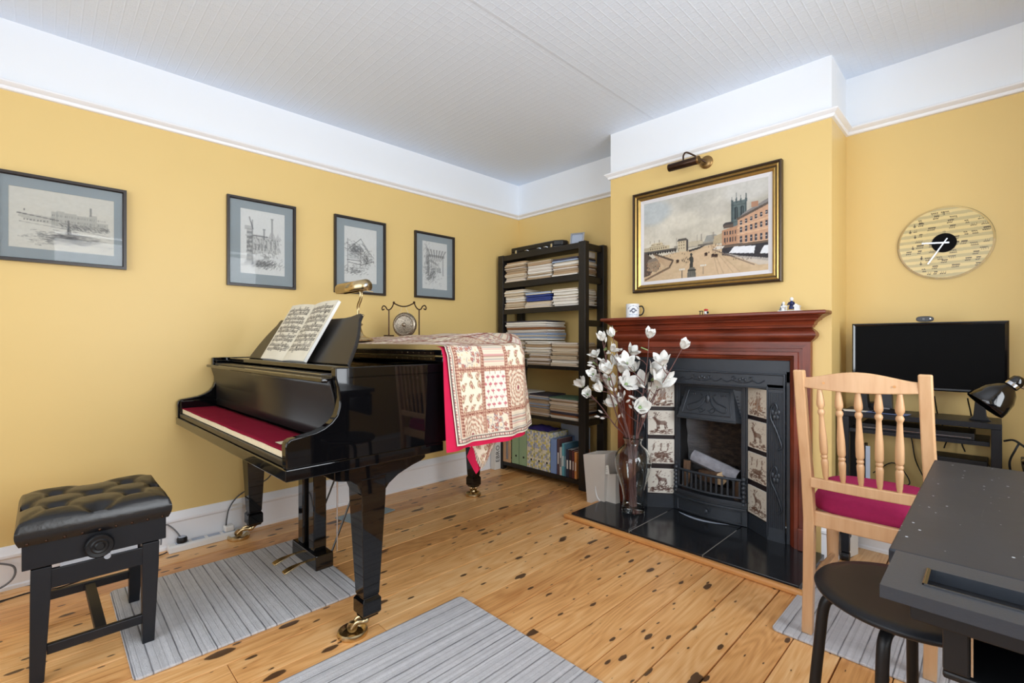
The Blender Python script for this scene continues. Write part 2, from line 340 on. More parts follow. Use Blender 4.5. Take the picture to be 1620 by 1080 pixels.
# ------------------------------------------------------------ painted canvases (colour per vertex)
class Cv:
    def __init__(s, w_, h_, bg):
        s.w, s.h = w_, h_; s.a = np.zeros((h_, w_, 3)); s.a[:] = bg
        s.Y, s.X = np.mgrid[0:h_, 0:w_].astype(float); s.X /= (w_-1); s.Y /= (h_-1); s.as_ = w_/h_
    def put(s, mask, c, al=1.):
        al = al*mask; s.a = s.a*(1-al[..., None])+np.array(c, float)*al[..., None]; return s
    def rect(s, x0, y0, x1, y1, c, al=1.):
        i0, i1 = sorted((int(round(x0*s.w)), int(round(x1*s.w)))); j0, j1 = sorted((int(round(y0*s.h)), int(round(y1*s.h))))
        i0 = max(i0, 0); j0 = max(j0, 0); i1 = max(i1, i0+1); j1 = max(j1, j0+1)
        s.a[j0:j1, i0:i1] = s.a[j0:j1, i0:i1]*(1-al)+np.array(c, float)*al; return s
    def ell(s, cx, cy, rx, ry, c, al=1., soft=.0):
        d = ((s.X-cx)/rx)**2+((s.Y-cy)/ry)**2
        return s.put(np.clip((1-d)/soft, 0, 1) if soft else (d < 1)*1., c, al)
    def line(s, x0, y0, x1, y1, wd, c, al=1.):
        n = int(max(abs(x1-x0)*s.w, abs(y1-y0)*s.h))+1
        for t in np.linspace(0, 1, n+1):
            x = (x0+(x1-x0)*t)*s.w; y = (y0+(y1-y0)*t)*s.h; r = max(wd*s.w/2, .5)
            i0, i1 = int(max(x-r, 0)), int(min(x+r+.5, s.w)); j0, j1 = int(max(y-r, 0)), int(min(y+r+.5, s.h))
            if i1 > i0 and j1 > j0: s.a[j0:j1, i0:i1] = s.a[j0:j1, i0:i1]*(1-al)+np.array(c, float)*al
        return s
    def poly(s, pts, c, al=1.):
        ins = np.zeros(s.X.shape, bool); n = len(pts)
        for i in range(n):
            (xa, ya), (xb, yb) = pts[i], pts[(i+1) % n]
            if ya == yb: continue
            cond = ((ya > s.Y) != (yb > s.Y)) & (s.X < (xb-xa)*(s.Y-ya)/(yb-ya)+xa); ins ^= cond
        return s.put(ins*1., c, al)
    def noise(s, cells, amp, mask=None, tint=(1, 1, 1)):
        g = rng.random((cells[1]+2, cells[0]+2)); fx = s.X*cells[0]; fy = s.Y*cells[1]; ix = fx.astype(int); iy = fy.astype(int); tx = fx-ix; ty = fy-iy
        tx = tx*tx*(3-2*tx); ty = ty*ty*(3-2*ty)
        v = (g[iy, ix]*(1-tx)+g[iy, ix+1]*tx)*(1-ty)+(g[iy+1, ix]*(1-tx)+g[iy+1, ix+1]*tx)*ty
        v = (v-.5)*2*amp
        if mask is not None: v = v*mask
        s.a = s.a+v[..., None]*np.array(tint); return s
    def hatch(s, cx, cy, rx, ry, n, c, al=.3, ang=.6, ln=.05):
        for _ in range(n):
            a = rng.normal(0, .5, 2); x = cx+a[0]*rx; y = cy+a[1]*ry; t = ang+rng.normal(0, .3); l_ = ln*rng.uniform(.3, 1.2)
            s.line(x, y, x+l_*math.cos(t), y+l_*math.sin(t)*s.as_, .0, c, al*rng.uniform(.4, 1))
        return s
def canvas_mesh(name, cv, P0, U, V, m, parent=None, fn=None, local=False):
    a = lin(np.clip(cv.a, 0, 255)); h_, w_ = a.shape[:2]
    P0, U, V = (np.array(p, float) for p in (P0, U, V)); off = np.array(root_of(parent).location) if parent is not None and not local else np.zeros(3)
    co = (P0-off)[None, None]+cv.X[..., None]*U+cv.Y[..., None]*V if fn is None else fn(cv.X, cv.Y)-off
    return grid_mesh(name, co, a, m, parent)
def grid_mesh(name, co, cl, m, parent=None):
    h_, w_ = co.shape[:2]; me = bpy.data.meshes.new(name); n = h_*w_; nf = (h_-1)*(w_-1)
    me.vertices.add(n); me.vertices.foreach_set('co', co.reshape(-1).astype(np.float32))
    i = np.arange(n).reshape(h_, w_); q = np.stack([i[:-1, :-1], i[:-1, 1:], i[1:, 1:], i[1:, :-1]], -1).reshape(-1)
    me.loops.add(nf*4); me.loops.foreach_set('vertex_index', q.astype(np.int32))
    me.polygons.add(nf); me.polygons.foreach_set('loop_start', (np.arange(nf)*4).astype(np.int32))
    try: me.polygons.foreach_set('loop_total', np.full(nf, 4, np.int32))
    except Exception: pass
    me.update(calc_edges=True); at = me.color_attributes.new('Col', 'FLOAT_COLOR', 'POINT')
    at.data.foreach_set('color', np.concatenate([cl.reshape(-1, 3), np.ones((n, 1))], 1).reshape(-1).astype(np.float32))
    me.materials.append(M[m] if isinstance(m, str) else m); me.shade_smooth()
    o = bpy.data.objects.new(name, me); C.objects.link(o)
    if parent is not None: o.parent = parent
    return o
_fonts = {}
def text_mesh(name, txt, size, T, m, parent=None, ext=.0004, align='CENTER'):
    cu = bpy.data.curves.new('t', 'FONT'); cu.body = txt; cu.size = size; cu.extrude = ext; cu.align_x = align; cu.align_y = 'CENTER'; cu.resolution_u = 2
    t = bpy.data.objects.new('t', cu); C.objects.link(t); bpy.context.view_layer.update()
    me = bpy.data.meshes.new_from_object(t.evaluated_get(bpy.context.evaluated_depsgraph_get())); me.name = name
    bpy.data.objects.remove(t); me.transform(T)
    if parent is not None: me.transform(Matrix.Translation(-root_of(parent).location))
    me.materials.clear(); me.materials.append(M[m]); o = bpy.data.objects.new(name, me); C.objects.link(o); o.parent = parent; return o

# ============================================================ THE ROOM
XL0, XC0, XC1, YCH, ZR = 0., 1.161, 2.399, 2.675, 2.12
g = G().box(-.02, XR, YF, YB, -.06, -.022); floor = struct(g.build('floor', 'soot', origin=(0, 0, 0)))
# pine boards
pitch = .1395; x0 = 1.467-11*pitch; col_i = 0; x = x0
board_mesh = {}
while x < XR:
    gp_ = .0018+.0026*((col_i*7) % 5)/4; xa, xb = max(x+gp_, 0.0), min(x+pitch-.0013, XR); joints = [YF]
    rj = random.Random(int(col_i*13+5)); y = YF+rj.uniform(.5, 3.4)
    if 4 <= col_i+0 <= 5: joints.append(2.30 if col_i == 4 else 2.302)
    elif y < YB-.6: joints.append(y)
    joints.append(YB+.0)
    for a, b in zip(joints[:-1], joints[1:]):
        dz = rj.uniform(-.0012, .0004)
        G().box(xa, xb, a+.001, b-.001, -.022, dz).build('floor_board', 'pine', floor, bevel=.0012, seg=1)
    x += pitch; col_i += 1
def wall(name, segs):
    g = G()
    for (x0_, x1_, y0_, y1_) in segs: g.box(x0_, x1_, y0_, y1_, 0, ZR, 0); g.box(x0_, x1_, y0_, y1_, ZR, ZC, 1)
    return struct(g.build(name, ['yellow', 'white'], origin=(0, 0, 0)))
wall('wall_left', [(-.12, 0, YF-.12, YB+.12)])
wall('wall_back', [(0, XC0, YB, YB+.12), (XC1, XR, YB, YB+.12), (XC0, XC1, YB+.02, YB+.12)])
g = G()
for b in ((XC0, 1.345, 0, ZR, 0), (2.215, XC1, 0, ZR, 0), (1.345, 2.215, .93, ZR, 0), (XC0, XC1, ZR, ZC, 1)):
    g.box(b[0], b[1], YCH, YB, b[2], b[3], b[4])
struct(g.build('wall_chimney', ['yellow', 'white'], origin=(0, 0, 0)))
# right wall with window, front wall behind the camera with a window added for fill
wy0, wy1, wz0, wz1 = .05, 2.05, .55, 2.25
g = G()
for (a, b, c, d) in ((YF-.12, wy0, 0, ZC), (wy1, YB+.12, 0, ZC), (wy0, wy1, 0, wz0), (wy0, wy1, wz1, ZC)): g.box(XR, XR+.12, a, b, c, d)
struct(g.build('wall_right', 'yellow', origin=(0, 0, 0)))
fx0, fx1 = .35, 3.45
g = G()
for (a, b, c, d) in ((0, fx0, 0, ZC), (fx1, XR, 0, ZC), (fx0, fx1, 0, wz0), (fx0, fx1, wz1, ZC)): g.box(a, b, YF-.12, YF, c, d)
struct(g.build('wall_front', 'white', origin=(0, 0, 0)))  # unseen wall, made white so its bounce is brighter and less yellow
def window(name, T, w_, h_):
    fr = G()
    for b in ((0, w_, 0, .05), (0, w_, h_-.05, h_)): fr.box(b[0], b[1], .03, .09, b[2], b[3], T=T)
    for a in (0, w_/3-.02, 2*w_/3-.02, w_-.04): fr.box(a, a+.045, .03, .09, 0, h_, T=T)
    o = struct(fr.build(name, 'gloss_white', origin=(0, 0, 0)))
    for i in range(3): G().box(w_*i/3+.02, w_*(i+1)/3-.02, .058, .062, .05, h_-.05, T=T).build('window_pane', 'pane', o, local=True)
    G().box(-.03, w_+.03, -.05, .03, -.035, 0, T=T).build('window_sill', 'gloss_white', o, local=True)
window('window_1', Matrix.Translation((XR, wy1, wz0)) @ Matrix.Rotation(-PI/2, 4, 'Z'), wy1-wy0, wz1-wz0)
window('window_fill', Matrix.Translation((fx1, YF, wz0)) @ Matrix.Rotation(PI, 4, 'Z'), fx1-fx0, wz1-wz0)  # unseen window added to let the front fill in
# ceiling: backing with two lengths of embossed paper meeting in a seam
ceil = struct(G().box(-.12, XR+.12, YF-.12, YB+.12, ZC+.003, ZC+.1).build('ceiling', 'white', origin=(0, 0, 0)))
G().box(0, 1.4705, YF, YB, ZC, ZC+.003).build('ceiling_paper', 'ceiling', ceil)
G().box(1.4702, XR, YF, YB, ZC-.0022, ZC+.003).build('ceiling_paper', 'ceiling', ceil, bevel=.0015)
# picture rail and skirting
loop = [(0, YF), (0, YB), (XC0, YB), (XC0, YCH), (XC1, YCH), (XC1, YB), (XR, YB), (XR, YF)]
rail = [(0, 2.115), (.010, 2.117), (.014, 2.124), (.014, 2.131), (.022, 2.135), (.031, 2.144), (.031, 2.150), (.02, 2.153), (.016, 2.158), (0, 2.160)]
struct(G().sweep(loop, rail).build('trim_1', 'gloss_white', origin=(0, 0, 0), smooth=30))
sk = [(0, 0), (.020, 0), (.020, .014), (.016, .02), (.016, .128), (.022, .136), (.022, .146), (.014, .156), (.012, .168), (.005, .18), (0, .181)]
struct(G().sweep([(0, YF), (0, YB)], sk).build('baseboard_left', 'gloss_white', origin=(0, 0, 0), smooth=30))
struct(G().sweep([(.0, YB), (XC0, YB), (XC0, YCH), (1.20, YCH)], sk).build('baseboard_back', 'gloss_white', origin=(0, 0, 0), smooth=30))
struct(G().sweep([(2.36, YCH), (XC1, YCH), (XC1, YB), (XR, YB), (XR, YF)], sk).build('baseboard_right', 'gloss_white', origin=(0, 0, 0), smooth=30))

# ============================================================ HEARTH + FIREPLACE
he = thing('hearth', (1.772, 2.45, 0), 'black slate hearth with pine edging in front of the fireplace', 'hearth')
for a, b in ((1.175, 1.5625), (1.5665, 1.9625), (1.9665, 2.372)):
    q0, q1 = max(a, 1.358), min(b, 2.203)
    pl_s = [(a, 2.243), (b, 2.243), (b, YCH-.005), (q1, YCH-.005), (q1, 2.80), (q0, 2.80), (q0, YCH-.005), (a, YCH-.005)] if (q0 > a or q1 < b) and not (q0 > a and q1 < b) else [(a, 2.243), (b, 2.243), (b, 2.80), (a, 2.80)]
    pl_s = [p for i_, p in enumerate(pl_s) if p != pl_s[i_-1]]
    G().prism(pl_s, 2, .004, .032).build('hearth_slab', 'slate', he, bevel=.002)
G().box(1.176, 2.371, 2.245, YCH-.005, .002, .0308).build('mortar_bed', 'grout', he)
for n_, b in (('edging_strip', (1.135, 2.395, 2.212, 2.241)), ('edging_strip', (1.14, 1.173, 2.243, 2.66))):
    G().box(*b, .0, .026).build(n_, 'pine_trim', he, bevel=.009, seg=3)
fp = thing('fireplace', (1.772, 2.66, .03), 'mahogany mantelpiece with art nouveau cast iron insert and tiled cheeks', 'fireplace')
xo0, xo1, yw = 1.24, 2.32, 2.637
cor = [(0, 1.118), (.010, 1.118), (.012, 1.128), (.018, 1.130), (.022, 1.142), (.034, 1.152), (.040, 1.154), (.042, 1.160), (.060, 1.172), (.070, 1.178), (.074, 1.178), (.080, 1.184), (.080, 1.192), (.076, 1.197), (0, 1.197)]
sp = [(xo0, YCH), (xo0, yw), (xo1, yw), (xo1, YCH)]
g = G().sweep(sp, cor); g.box(xo0, xo1, yw, YCH, 1.12, 1.1969); g.build('mantel_shelf', 'mahogany', fp, smooth=35)
rnd = [(0, 1.048)]+[(.004+.024*math.sin(PI*i/10), 1.052+.062*i/10) for i in range(11)]+[(0, 1.118)]
g = G().sweep(sp, rnd); g.box(xo0, xo1, yw, YCH, 1.05, 1.118); g.build('frieze', 'mahogany', fp, smooth=50)
def portal(prof, x0_, x1_, zt, zb, name, m):
    k = len(prof); vs = []
    for (sx, xx, zz, sz) in ((1, x0_, zb, 0), (1, x0_, zt, -1), (-1, x1_, zt, -1), (-1, x1_, zb, 0)):
        for i_, y in prof: vs.append((xx+sx*i_, y, zz+sz*i_))
    return [vs[0:k*2], vs[k:k*3], vs[2*k:4*k]], k
prof = [(0, YCH), (0, yw), (.034, yw), (.036, yw+.008), (.052, yw+.008), (.054, yw-.002), (.070, yw-.004), (.074, yw+.006), (.086, yw+.012), (.088, yw+.026), (.096, yw+.03), (.096, YCH)]
parts, k = portal(prof, xo0, xo1, 1.05, .03, '', '')
for vs, nm, mt in zip(parts, ('jamb', 'head_board', 'jamb'), ('mahogany_v', 'mahogany', 'mahogany_v')):
    G().add(vs, [(j, k+j, k+j+1, j+1) for j in range(k-1)]+[tuple(range(k)), tuple(range(k, 2*k))[::-1]]).build(nm, mt, fp, smooth=30)
for a in (xo0-.006, xo1-.052): G().box(a, a+.058, yw-.018, YCH, .032, .14).build('plinth_block', 'mahogany_v', fp, bevel=.004)
# cast iron
ix0, ix1, xc = 1.336, 2.224, 1.780
ty0, ty1 = 2.668, 2.765
g = G().box(ix0, ix1, ty0, ty0+.012, .84, .954); g.box(ix0, 1.355, ty0, ty0+.012, .03, .9); g.box(2.205, ix1, ty0, ty0+.012, .03, .9)
g.build('iron_surround', 'iron', fp, bevel=.003)
# outer ornamental frame: top band + two columns
def sprig(pts, r, yy): return [(xx, yy, zz) for xx, zz in pts]
g = G().box(1.355, 2.205, ty0-.012, ty0, .806, .885); g.frame((1.355, ty0-.012, .806), (1, 0, 0), (0, 0, 1), (0, -1, 0), .85, .079, [(0, 0), (0, .006), (.006, .008), (.01, 0)])
g.build('iron_top_band', 'iron', fp, bevel=.002)
g = G()
for cx in (1.56, 1.78, 2.0):
    for s_ in (-1, 1):
        g.tube(crv(sprig([(cx+s_*.004, .83), (cx+s_*.03, .835), (cx+s_*.052, .846), (cx+s_*.05, .862), (cx+s_*.036, .858), (cx+s_*.04, .846)], 0, ty0-.014)), .0028, 6)
        g.tube(crv(sprig([(cx+s_*.05, .846), (cx+s_*.08, .832), (cx+s_*.11, .848)], 0, ty0-.014)), .0026, 6)
    for q in (-.014, 0, .014): g.ball((cx+q, ty0-.014, .853-abs(q)*.5), .0065, (1, .6, 1.5), 8, 5)
g.build('scroll_relief', 'iron', fp, smooth=60)
for x0_, sgn in ((1.355, 1), (2.120, -1)):
    xa, xb = x0_, x0_+.085
    g = G().box(xa, xb, ty0-.012, ty0, .03, .83)
    for q in range(7): g.box(xa+.012+q*.0095, xa+.0165+q*.0095, ty0-.017, ty0-.012, .10, .79)
    g.box(xa, xa+.006, ty0-.02, ty0-.01, .05, .82); g.box(xb-.006, xb, ty0-.02, ty0-.01, .05, .82)
    col_ = g.build('iron_column', 'iron', fp, bevel=.0015, seg=1)
    g = G(); cx = (xa+xb)/2
    for zb in (.18, .50):
        g.tube(crv(sprig([(cx+.01, zb), (cx+.028, zb+.02), (cx+.004, zb+.10), (cx-.022, zb+.16), (cx-.02, zb+.21), (cx-.002, zb+.235), (cx+.008, zb+.21), (cx-.004, zb+.19)], 0, ty0-.019)), .0052, 6)
        for q, dz in ((-.014, .19), (0, .185), (.014, .19), (-.006, .165), (.008, .165)): g.ball((cx+q, ty0-.019, zb+dz), .010, (.9, .5, 1.5), 8, 5)
    g.build('scroll_relief', 'iron', col_, smooth=60)
# tiles on the splayed cheeks
def tile_art(seed, warm=0.):
    r_ = random.Random(seed); cv = Cv(48, 48, (226, 222, 212)); ink = (92, 66, 58)
    cv.hatch(.5, .8, .42, .12, 60, ink, .5, .1, .14) if False else None
    cv.Y = cv.Y
    for _ in range(46):
        x_ = r_.uniform(.08, .9); y_ = r_.uniform(.06, .24); cv.line(x_, y_, x_+r_.uniform(.03, .12), y_+r_.uniform(-.02, .02), .02, ink, .45)
    k_ = seed % 4
    def stag(cx, cy, s_, d):
        cv.ell(cx, cy, .17*s_, .075*s_, ink, .62); cv.ell(cx-.1*s_*d, cy+.015, .07*s_, .09*s_, ink, .5)
        cv.line(cx-.12*s_*d, cy+.03, cx-.2*s_*d, cy+.15*s_, .07*s_, ink, .45); cv.ell(cx-.235*s_*d, cy+.165*s_, .05*s_, .028*s_, ink, .7)
        for lx, ly in ((-.14, -.2), (-.09, -.17), (.1, -.2), (.15, -.16)): cv.line(cx+lx*s_*d*.9, cy-.03*s_, cx+(lx+.02)*s_*d, cy+ly*s_, .028*s_, ink, .6)
        for aa in (0, .05): cv.line(cx-.21*s_*d+aa, cy+.19*s_, cx-.15*s_*d+aa*2, cy+.34*s_, .02, ink, .55); cv.line(cx-.17*s_*d+aa, cy+.27*s_, cx-.24*s_*d+aa, cy+.33*s_, .02, ink, .5)
    if k_ == 0: stag(.52, .5, 1.25, 1)
    elif k_ == 1:
        stag(.55, .56, 1.0, 1)
        for _ in range(60): x_ = r_.gauss(.5, .22); y_ = r_.gauss(.25, .07); cv.line(x_, y_, x_+.04, y_+r_.uniform(-.05, .05), .02, ink, .5)
    elif k_ == 2:
        for q in (.22, .5, .76): cv.ell(q, .72+r_.uniform(-.03, .03), .05, .09, ink, .5); cv.ell(q+.02, .82, .025, .03, ink, .6); cv.line(q, .64, q-.02, .54, .03, ink, .5)
        cv.ell(.5, .36, .27, .10, ink, .55)
        for _ in range(80): x_ = r_.gauss(.5, .2); y_ = r_.gauss(.34, .1); cv.line(x_, y_, x_+.06, y_+r_.uniform(-.04, .04), .02, ink, .45)
    else:
        for q in (.5, .62): cv.ell(q, .5, .06, .27, ink, .45); cv.ell(q, .83, .04, .045, ink, .6)
        for _ in range(60): x_ = r_.gauss(.4, .2); y_ = r_.gauss(.35, .14); cv.line(x_, y_, x_+.03, y_+r_.uniform(.02, .1), .02, (140, 98, 76), .45)
    for _ in range(20): x_ = r_.uniform(.1, .9); y_ = r_.uniform(.55, .92); cv.line(x_, y_, x_+.03, y_+.02, .015, (150, 130, 120), .25)
    if warm: cv.a = cv.a*(1-warm*.25)+np.array((208, 170, 120))*warm*.25
    return cv
seed = 0
for sgn in (-1, 1):
    xi, xo = xc+sgn*.213, xc+sgn*.346            # inner/outer plan ends of the cheek
    d = Vector((xo-xi, (ty0-.006)-ty1, 0)); L = d.length; d.normalize(); n = Vector((-sgn*abs(d.y), -abs(d.x), 0)).normalized()
    O = Vector((xi, ty1, 0)); T = Matrix(((d.x, n.x, 0, O.x), (d.y, n.y, 0, O.y), (0, 0, 1, 0), (0, 0, 0, 1)))
    ck = G().box(-.002, L, -.012, 0, .03, .83, T=T).build('iron_cheek', 'dark_groove', fp)
    G().box(0, L, 0, .006, .03, .112, T=T).build('cheek_plinth', 'iron', ck, bevel=.001)
    for i in range(4):
        zt = (.800, .626, .451, .270)[i]; a0, a1 = .006, L-.004
        tl = G().box(a0, a1, 0, .007, zt-.150, zt, T=T).build('tile', 'paper', ck, bevel=.001, seg=1)
        cv = tile_art([3, 0, 2, 1][i]+4*(sgn > 0), .0 if sgn < 0 else .6)
        P = T @ Vector((a0+.001, .0074, zt-.149)); u_ = d*(a1-a0-.002)
        if sgn < 0: P = P+u_; u_ = -u_
        canvas_mesh('tile_picture', cv, P, u_, (0, 0, .148), 'tile', tl)
# inner frame strips, hood, top plate
g = G()
for sgn in (-1, 1):
    a = xc+sgn*.213; b = xc+sgn*.178; g.box(min(a, b), max(a, b), ty1-.012, ty1+.004, .03, .83); m_ = (a+b)/2; g.box(m_-.007, m_+.007, ty1-.018, ty1-.01, .25, .83)
g.box(xc-.213, xc+.213, ty1-.008, ty1+.004, .775, .86)
g.build('iron_inner_frame', 'iron', fp, bevel=.002)
hy = 2.70
hd = G(); zt, zb = .782, .592; tw, bw = .132, .170
v = [(xc-tw, ty1-.01, zt), (xc+tw, ty1-.01, zt), (xc+bw, hy, zb+.012), (xc-bw, hy, zb+.012), (xc-.178, ty1, zt), (xc+.178, ty1, zt), (xc+.185, ty1, zb), (xc-.185, ty1, zb)]
hd.add(v, [(0, 3, 2, 1), (1, 2, 6, 5), (0, 4, 7, 3), (3, 7, 6, 2), (4, 0, 1, 5)])
def hoodp(u_, w_, o_=0.):   # u -1..1, w 0(bottom)..1(top)
    hw = bw+(tw-bw)*w_; return Vector((xc+u_*hw, hy+(ty1-.01-hy)*w_-o_, zb+.012+(zt-zb-.012)*w_))
hd.tube([hoodp(-1, 0), hoodp(1, 0)], .007, 8); 
for a, b in (((-.86, .16), (.86, .16)), ((.86, .16), (.86, .9)), ((.86, .9), (-.86, .9)), ((-.86, .9), (-.86, .16))): hd.tube([hoodp(*a, .002), hoodp(*b, .002)], .0035, 6)
hd = hd.build('canopy_hood', 'iron', fp, bevel=.002)
g = G()
for s_ in (-1, 1):
    g.tube(crv([hoodp(s_*u_, w_, .003) for u_, w_ in ((0, .82), (.1, .62), (.2, .45), (.42, .30), (.66, .26), (.72, .4), (.55, .48), (.35, .55), (.2, .72), (.3, .8))]), .0032, 6)
    g.tube(crv([hoodp(s_*u_, w_, .003) for u_, w_ in ((.05, .3), (.2, .22), (.3, .3), (.22, .36), (.14, .3))]), .0026, 6)
    for q in (.55, .64, .72): g.ball(hoodp(s_*q, .78, .003), .005, (1, .6, 1.3), 8, 5)
    for q in range(9): w_ = .05+q*.09; p_ = Vector((xc+s_*(bw+(tw-bw)*w_+.012*(1-w_)+.008), hy+(ty1-hy)*w_*.9+.02, zb+.02+(zt-zb)*w_)); g.ball(p_, .004, (1.6, 1, .6), 8, 4)
g.ball(hoodp(0, .62, .0), .024, (.6, .35, 1.3), 12, 8)
g.build('floral_relief', 'iron', hd, smooth=60)
# firebox
g = G(); g.box(xc-.25, xc-.186, ty1, 2.97, .03, .86); g.box(xc+.186, xc+.25, ty1, 2.97, .03, .86); g.box(xc-.19, xc+.19, 2.93, 2.97, .03, .86); g.box(xc-.19, xc+.19, ty1, 2.97, .03, .12); g.box(xc-.25, xc+.25, ty1, 2.97, .80, .86)
g.build('firebox', 'soot', fp)
def fb_mat():
    k = NT('sooty_firebrick'); n1 = k.noise(k.wpos((3, 3, 9)), 6, 8, .8); n2 = k.noise(k.wpos(), 5, 3)
    sx = k.n('ShaderNodeSeparateXYZ'); gg = k.n('ShaderNodeNewGeometry'); k.l(gg.outputs['Position'], sx.inputs[0])
    ash = k.math('MULTIPLY', k.math('SUBTRACT', 1.74, sx.outputs[0]), 7, True)
    c = k.ramp(n1, [(.35, lin((24, 19, 17))), (.55, lin((74, 58, 47))), (.8, lin((120, 104, 92)))])
    k.col(k.mix(k.math('MULTIPLY', ash, k.math('MULTIPLY', n2, 1.1)), c, lin((196, 200, 208)))); k.b.inputs['Roughness'].default_value = .9; k.bump(n1, 1., .03); return k.m
M['firebrick'] = fb_mat()
G().grid(lambda a, b: (xc-.185+.37*a, 2.925-.10*(b if b < .75 else .75+(b-.75)*.2)+.008*math.sin(a*9+b*14)*math.sin(b*23)-.02*(1-abs(2*a-1)**4)*math.sin(b*12)**2*.5, .12+.6*b), 40, 50).build('fireback', 'firebrick', fp, smooth=80)
# logs in the grate
def log(p, q, r, label, bark, end):
    Tm = axis_T(p, q); L_ = (Vector(q)-Vector(p)).length; g = G(); n = 14
    rr = [r*(1+.07*math.sin(3*i+p[0]*40)+.04*math.sin(5*i)) for i in range(n)]
    vs = [Tm @ Vector((rr[i]*math.cos(2*PI*i/n)*(1+.04*math.sin(7*t)), rr[i]*math.sin(2*PI*i/n), L_*t)) for t in (0, .25, .5, .75, 1) for i in range(n)]
    g.add(vs, [(j*n+i, j*n+(i+1) % n, (j+1)*n+(i+1) % n, (j+1)*n+i) for j in range(4) for i in range(n)], 0)
    g.add(vs[:n], [tuple(range(n))[::-1]], 1); g.add(vs[-n:], [tuple(range(n))], 1)
    return tag(g.build('log', [bark, end], smooth=40), label, 'log', 'firewood in the grate')
M['ash_bark'] = mat('ashen_bark', (150, 150, 158), .9, nz=.5, nsc=30, bump=.7, bsc=60, dist=.004)
M['brown_bark'] = mat('brown_bark', (104, 78, 58), .9, nz=.4, nsc=30, bump=.7, bsc=60, dist=.004)
M['cut_wood'] = mat('cut_wood_end', (206, 176, 138), .8, nz=.15, nsc=60)
M['char'] = mat('charred_wood', (34, 29, 27), .9, nz=.4, nsc=30, bump=.6, bsc=60, dist=.004)
log((1.655, 2.83, .355), (1.93, 2.80, .285), .037, 'grey ash-covered split log lying across the grate', 'ash_bark', 'char')
log((1.70, 2.85, .245), (1.845, 2.765, .265), .036, 'log with pale sawn end facing out of the grate', 'brown_bark', 'cut_wood')
log((1.62, 2.79, .16), (1.628, 2.80, .33), .022, 'brown log standing upright at the left of the grate', 'brown_bark', 'char')
log((1.64, 2.80, .165), (1.92, 2.83, .17), .033, 'charred log lying low behind the grate bars', 'char', 'char')
log((1.925, 2.775, .16), (1.932, 2.785, .27), .014, 'thin split log standing at the right of the grate', 'brown_bark', 'cut_wood')
log((1.66, 2.87, .235), (1.90, 2.86, .30), .030, 'blackened log behind the ashy log, against the fireback', 'char', 'char')
# basket grate
gt = 2.745
def bow(t, z, e=.036): return (xc-.196+.392*t, gt-e*math.sin(PI*t), z)
rail_ = lambda z, r: G().tube([bow(i/16, z) for i in range(17)], r, 8)
g = rail_(.285, .008); g2 = rail_(.186, .007); g.v += []; 
gr = g.build('grate_top_rail', 'iron', fp, smooth=60); g2.build('grate_bottom_rail', 'iron', fp, smooth=60)
for i in range(13):
    t = (i+.7)/13.4; p = bow(t, 0); G().box(p[0]-.0055, p[0]+.0055, p[1]-.004, p[1]+.004, .184, .286).build('grate_bar', 'iron', fp, bevel=.001, seg=1)
for sgn in (-1, 1):
    T = Matrix.Translation((xc+sgn*.196, gt-.004, 0)); pr = [(.012, .15)]
    for i in range(5): z = .16+i*.024; pr += [(.008, z), (.014, z+.008), (.014, z+.014), (.008, z+.022)]
    pr += [(.010, .285), (.015, .29), (.012, .300), (.005, .306), (.008, .314), (.001, .33)]
    G().lathe(pr, 12, T).build('grate_finial', 'iron', fp, smooth=50)
g = G()
for z0_, z1_, e, o_ in ((.145, .165, .036, .006), (.130, .145, .034, .0), (.118, .130, .036, .008), (.034, .118, .030, -.004)):
    n = 16; vs = []
    for zz in (z0_, z1_):
        for i in range(n+1): p = bow(i/n, zz, e); vs.append((xc-.213+.426*i/n, p[1]-o_, zz))
        for i in range(n, -1, -1): vs.append((xc-.213+.426*i/n, ty1+.01, zz))
    k = 2*n+2; g.add(vs, [tuple(range(k))[::-1], tuple(range(k, 2*k))]+[(i, (i+1) % k, k+(i+1) % k, k+i) for i in range(k)])
g.build('grate_base', 'iron', fp, bevel=.002)
g = G(); n = 12
for a, b in ((.07, .93),):
    pts = [(xc-.213+.426*(a+(b-a)*i/n), bow(a+(b-a)*i/n, 0, .030)[1]+.002, .108) for i in range(n+1)]+[(xc-.213+.426*(b+(a-b)*i/n), bow(b+(a-b)*i/n, 0, .030)[1]+.002, .046) for i in range(n+1)]
    g.tube(pts+[pts[0]], .003, 6)
ap = g.build('ash_pan_front', 'iron', fp, smooth=60)
G().lathe([(.006, 0), (.006, .012), (.014, .014), (.014, .02), (.008, .026)], 14, axis_T((xc, 2.722, .078), (xc, 2.69, .078))).build('ash_pan_knob', 'iron', ap, smooth=40)
# spilt ash on the hearth before the grate
g = G(); pts = [(xc-.16+.30*i/16, 2.728-.035*math.sin(PI*i/16)) for i in range(17)]; pts += [(xc-.16+.30*i/16, 2.70-.06*math.sin(PI*i/16)-.006*math.sin(i*2.3)) for i in range(16, -1, -1)]
M['ash'] = mat('pale_ash', (158, 168, 184), .95, nz=.2, nsc=40, bump=.5, bsc=80)
# ash is kept just in front of the iron foot
g = G(); n = 18
def ashp(a, b): return (xc-.17+.30*a, 2.7165-.0*b+(-.030*math.sin(PI*min(1, a*1.02)))-b*(.014+.012*math.sin(PI*a))*math.sin(PI*a)**.5, .0322+.003*math.sin(PI*b)*math.sin(PI*a))
g.grid(ashp, 24, 6); tag(g.build('spilt_ash', 'ash', smooth=80), 'pale drift of spilt ash on the slate under the grate', 'ash', kind='stuff')
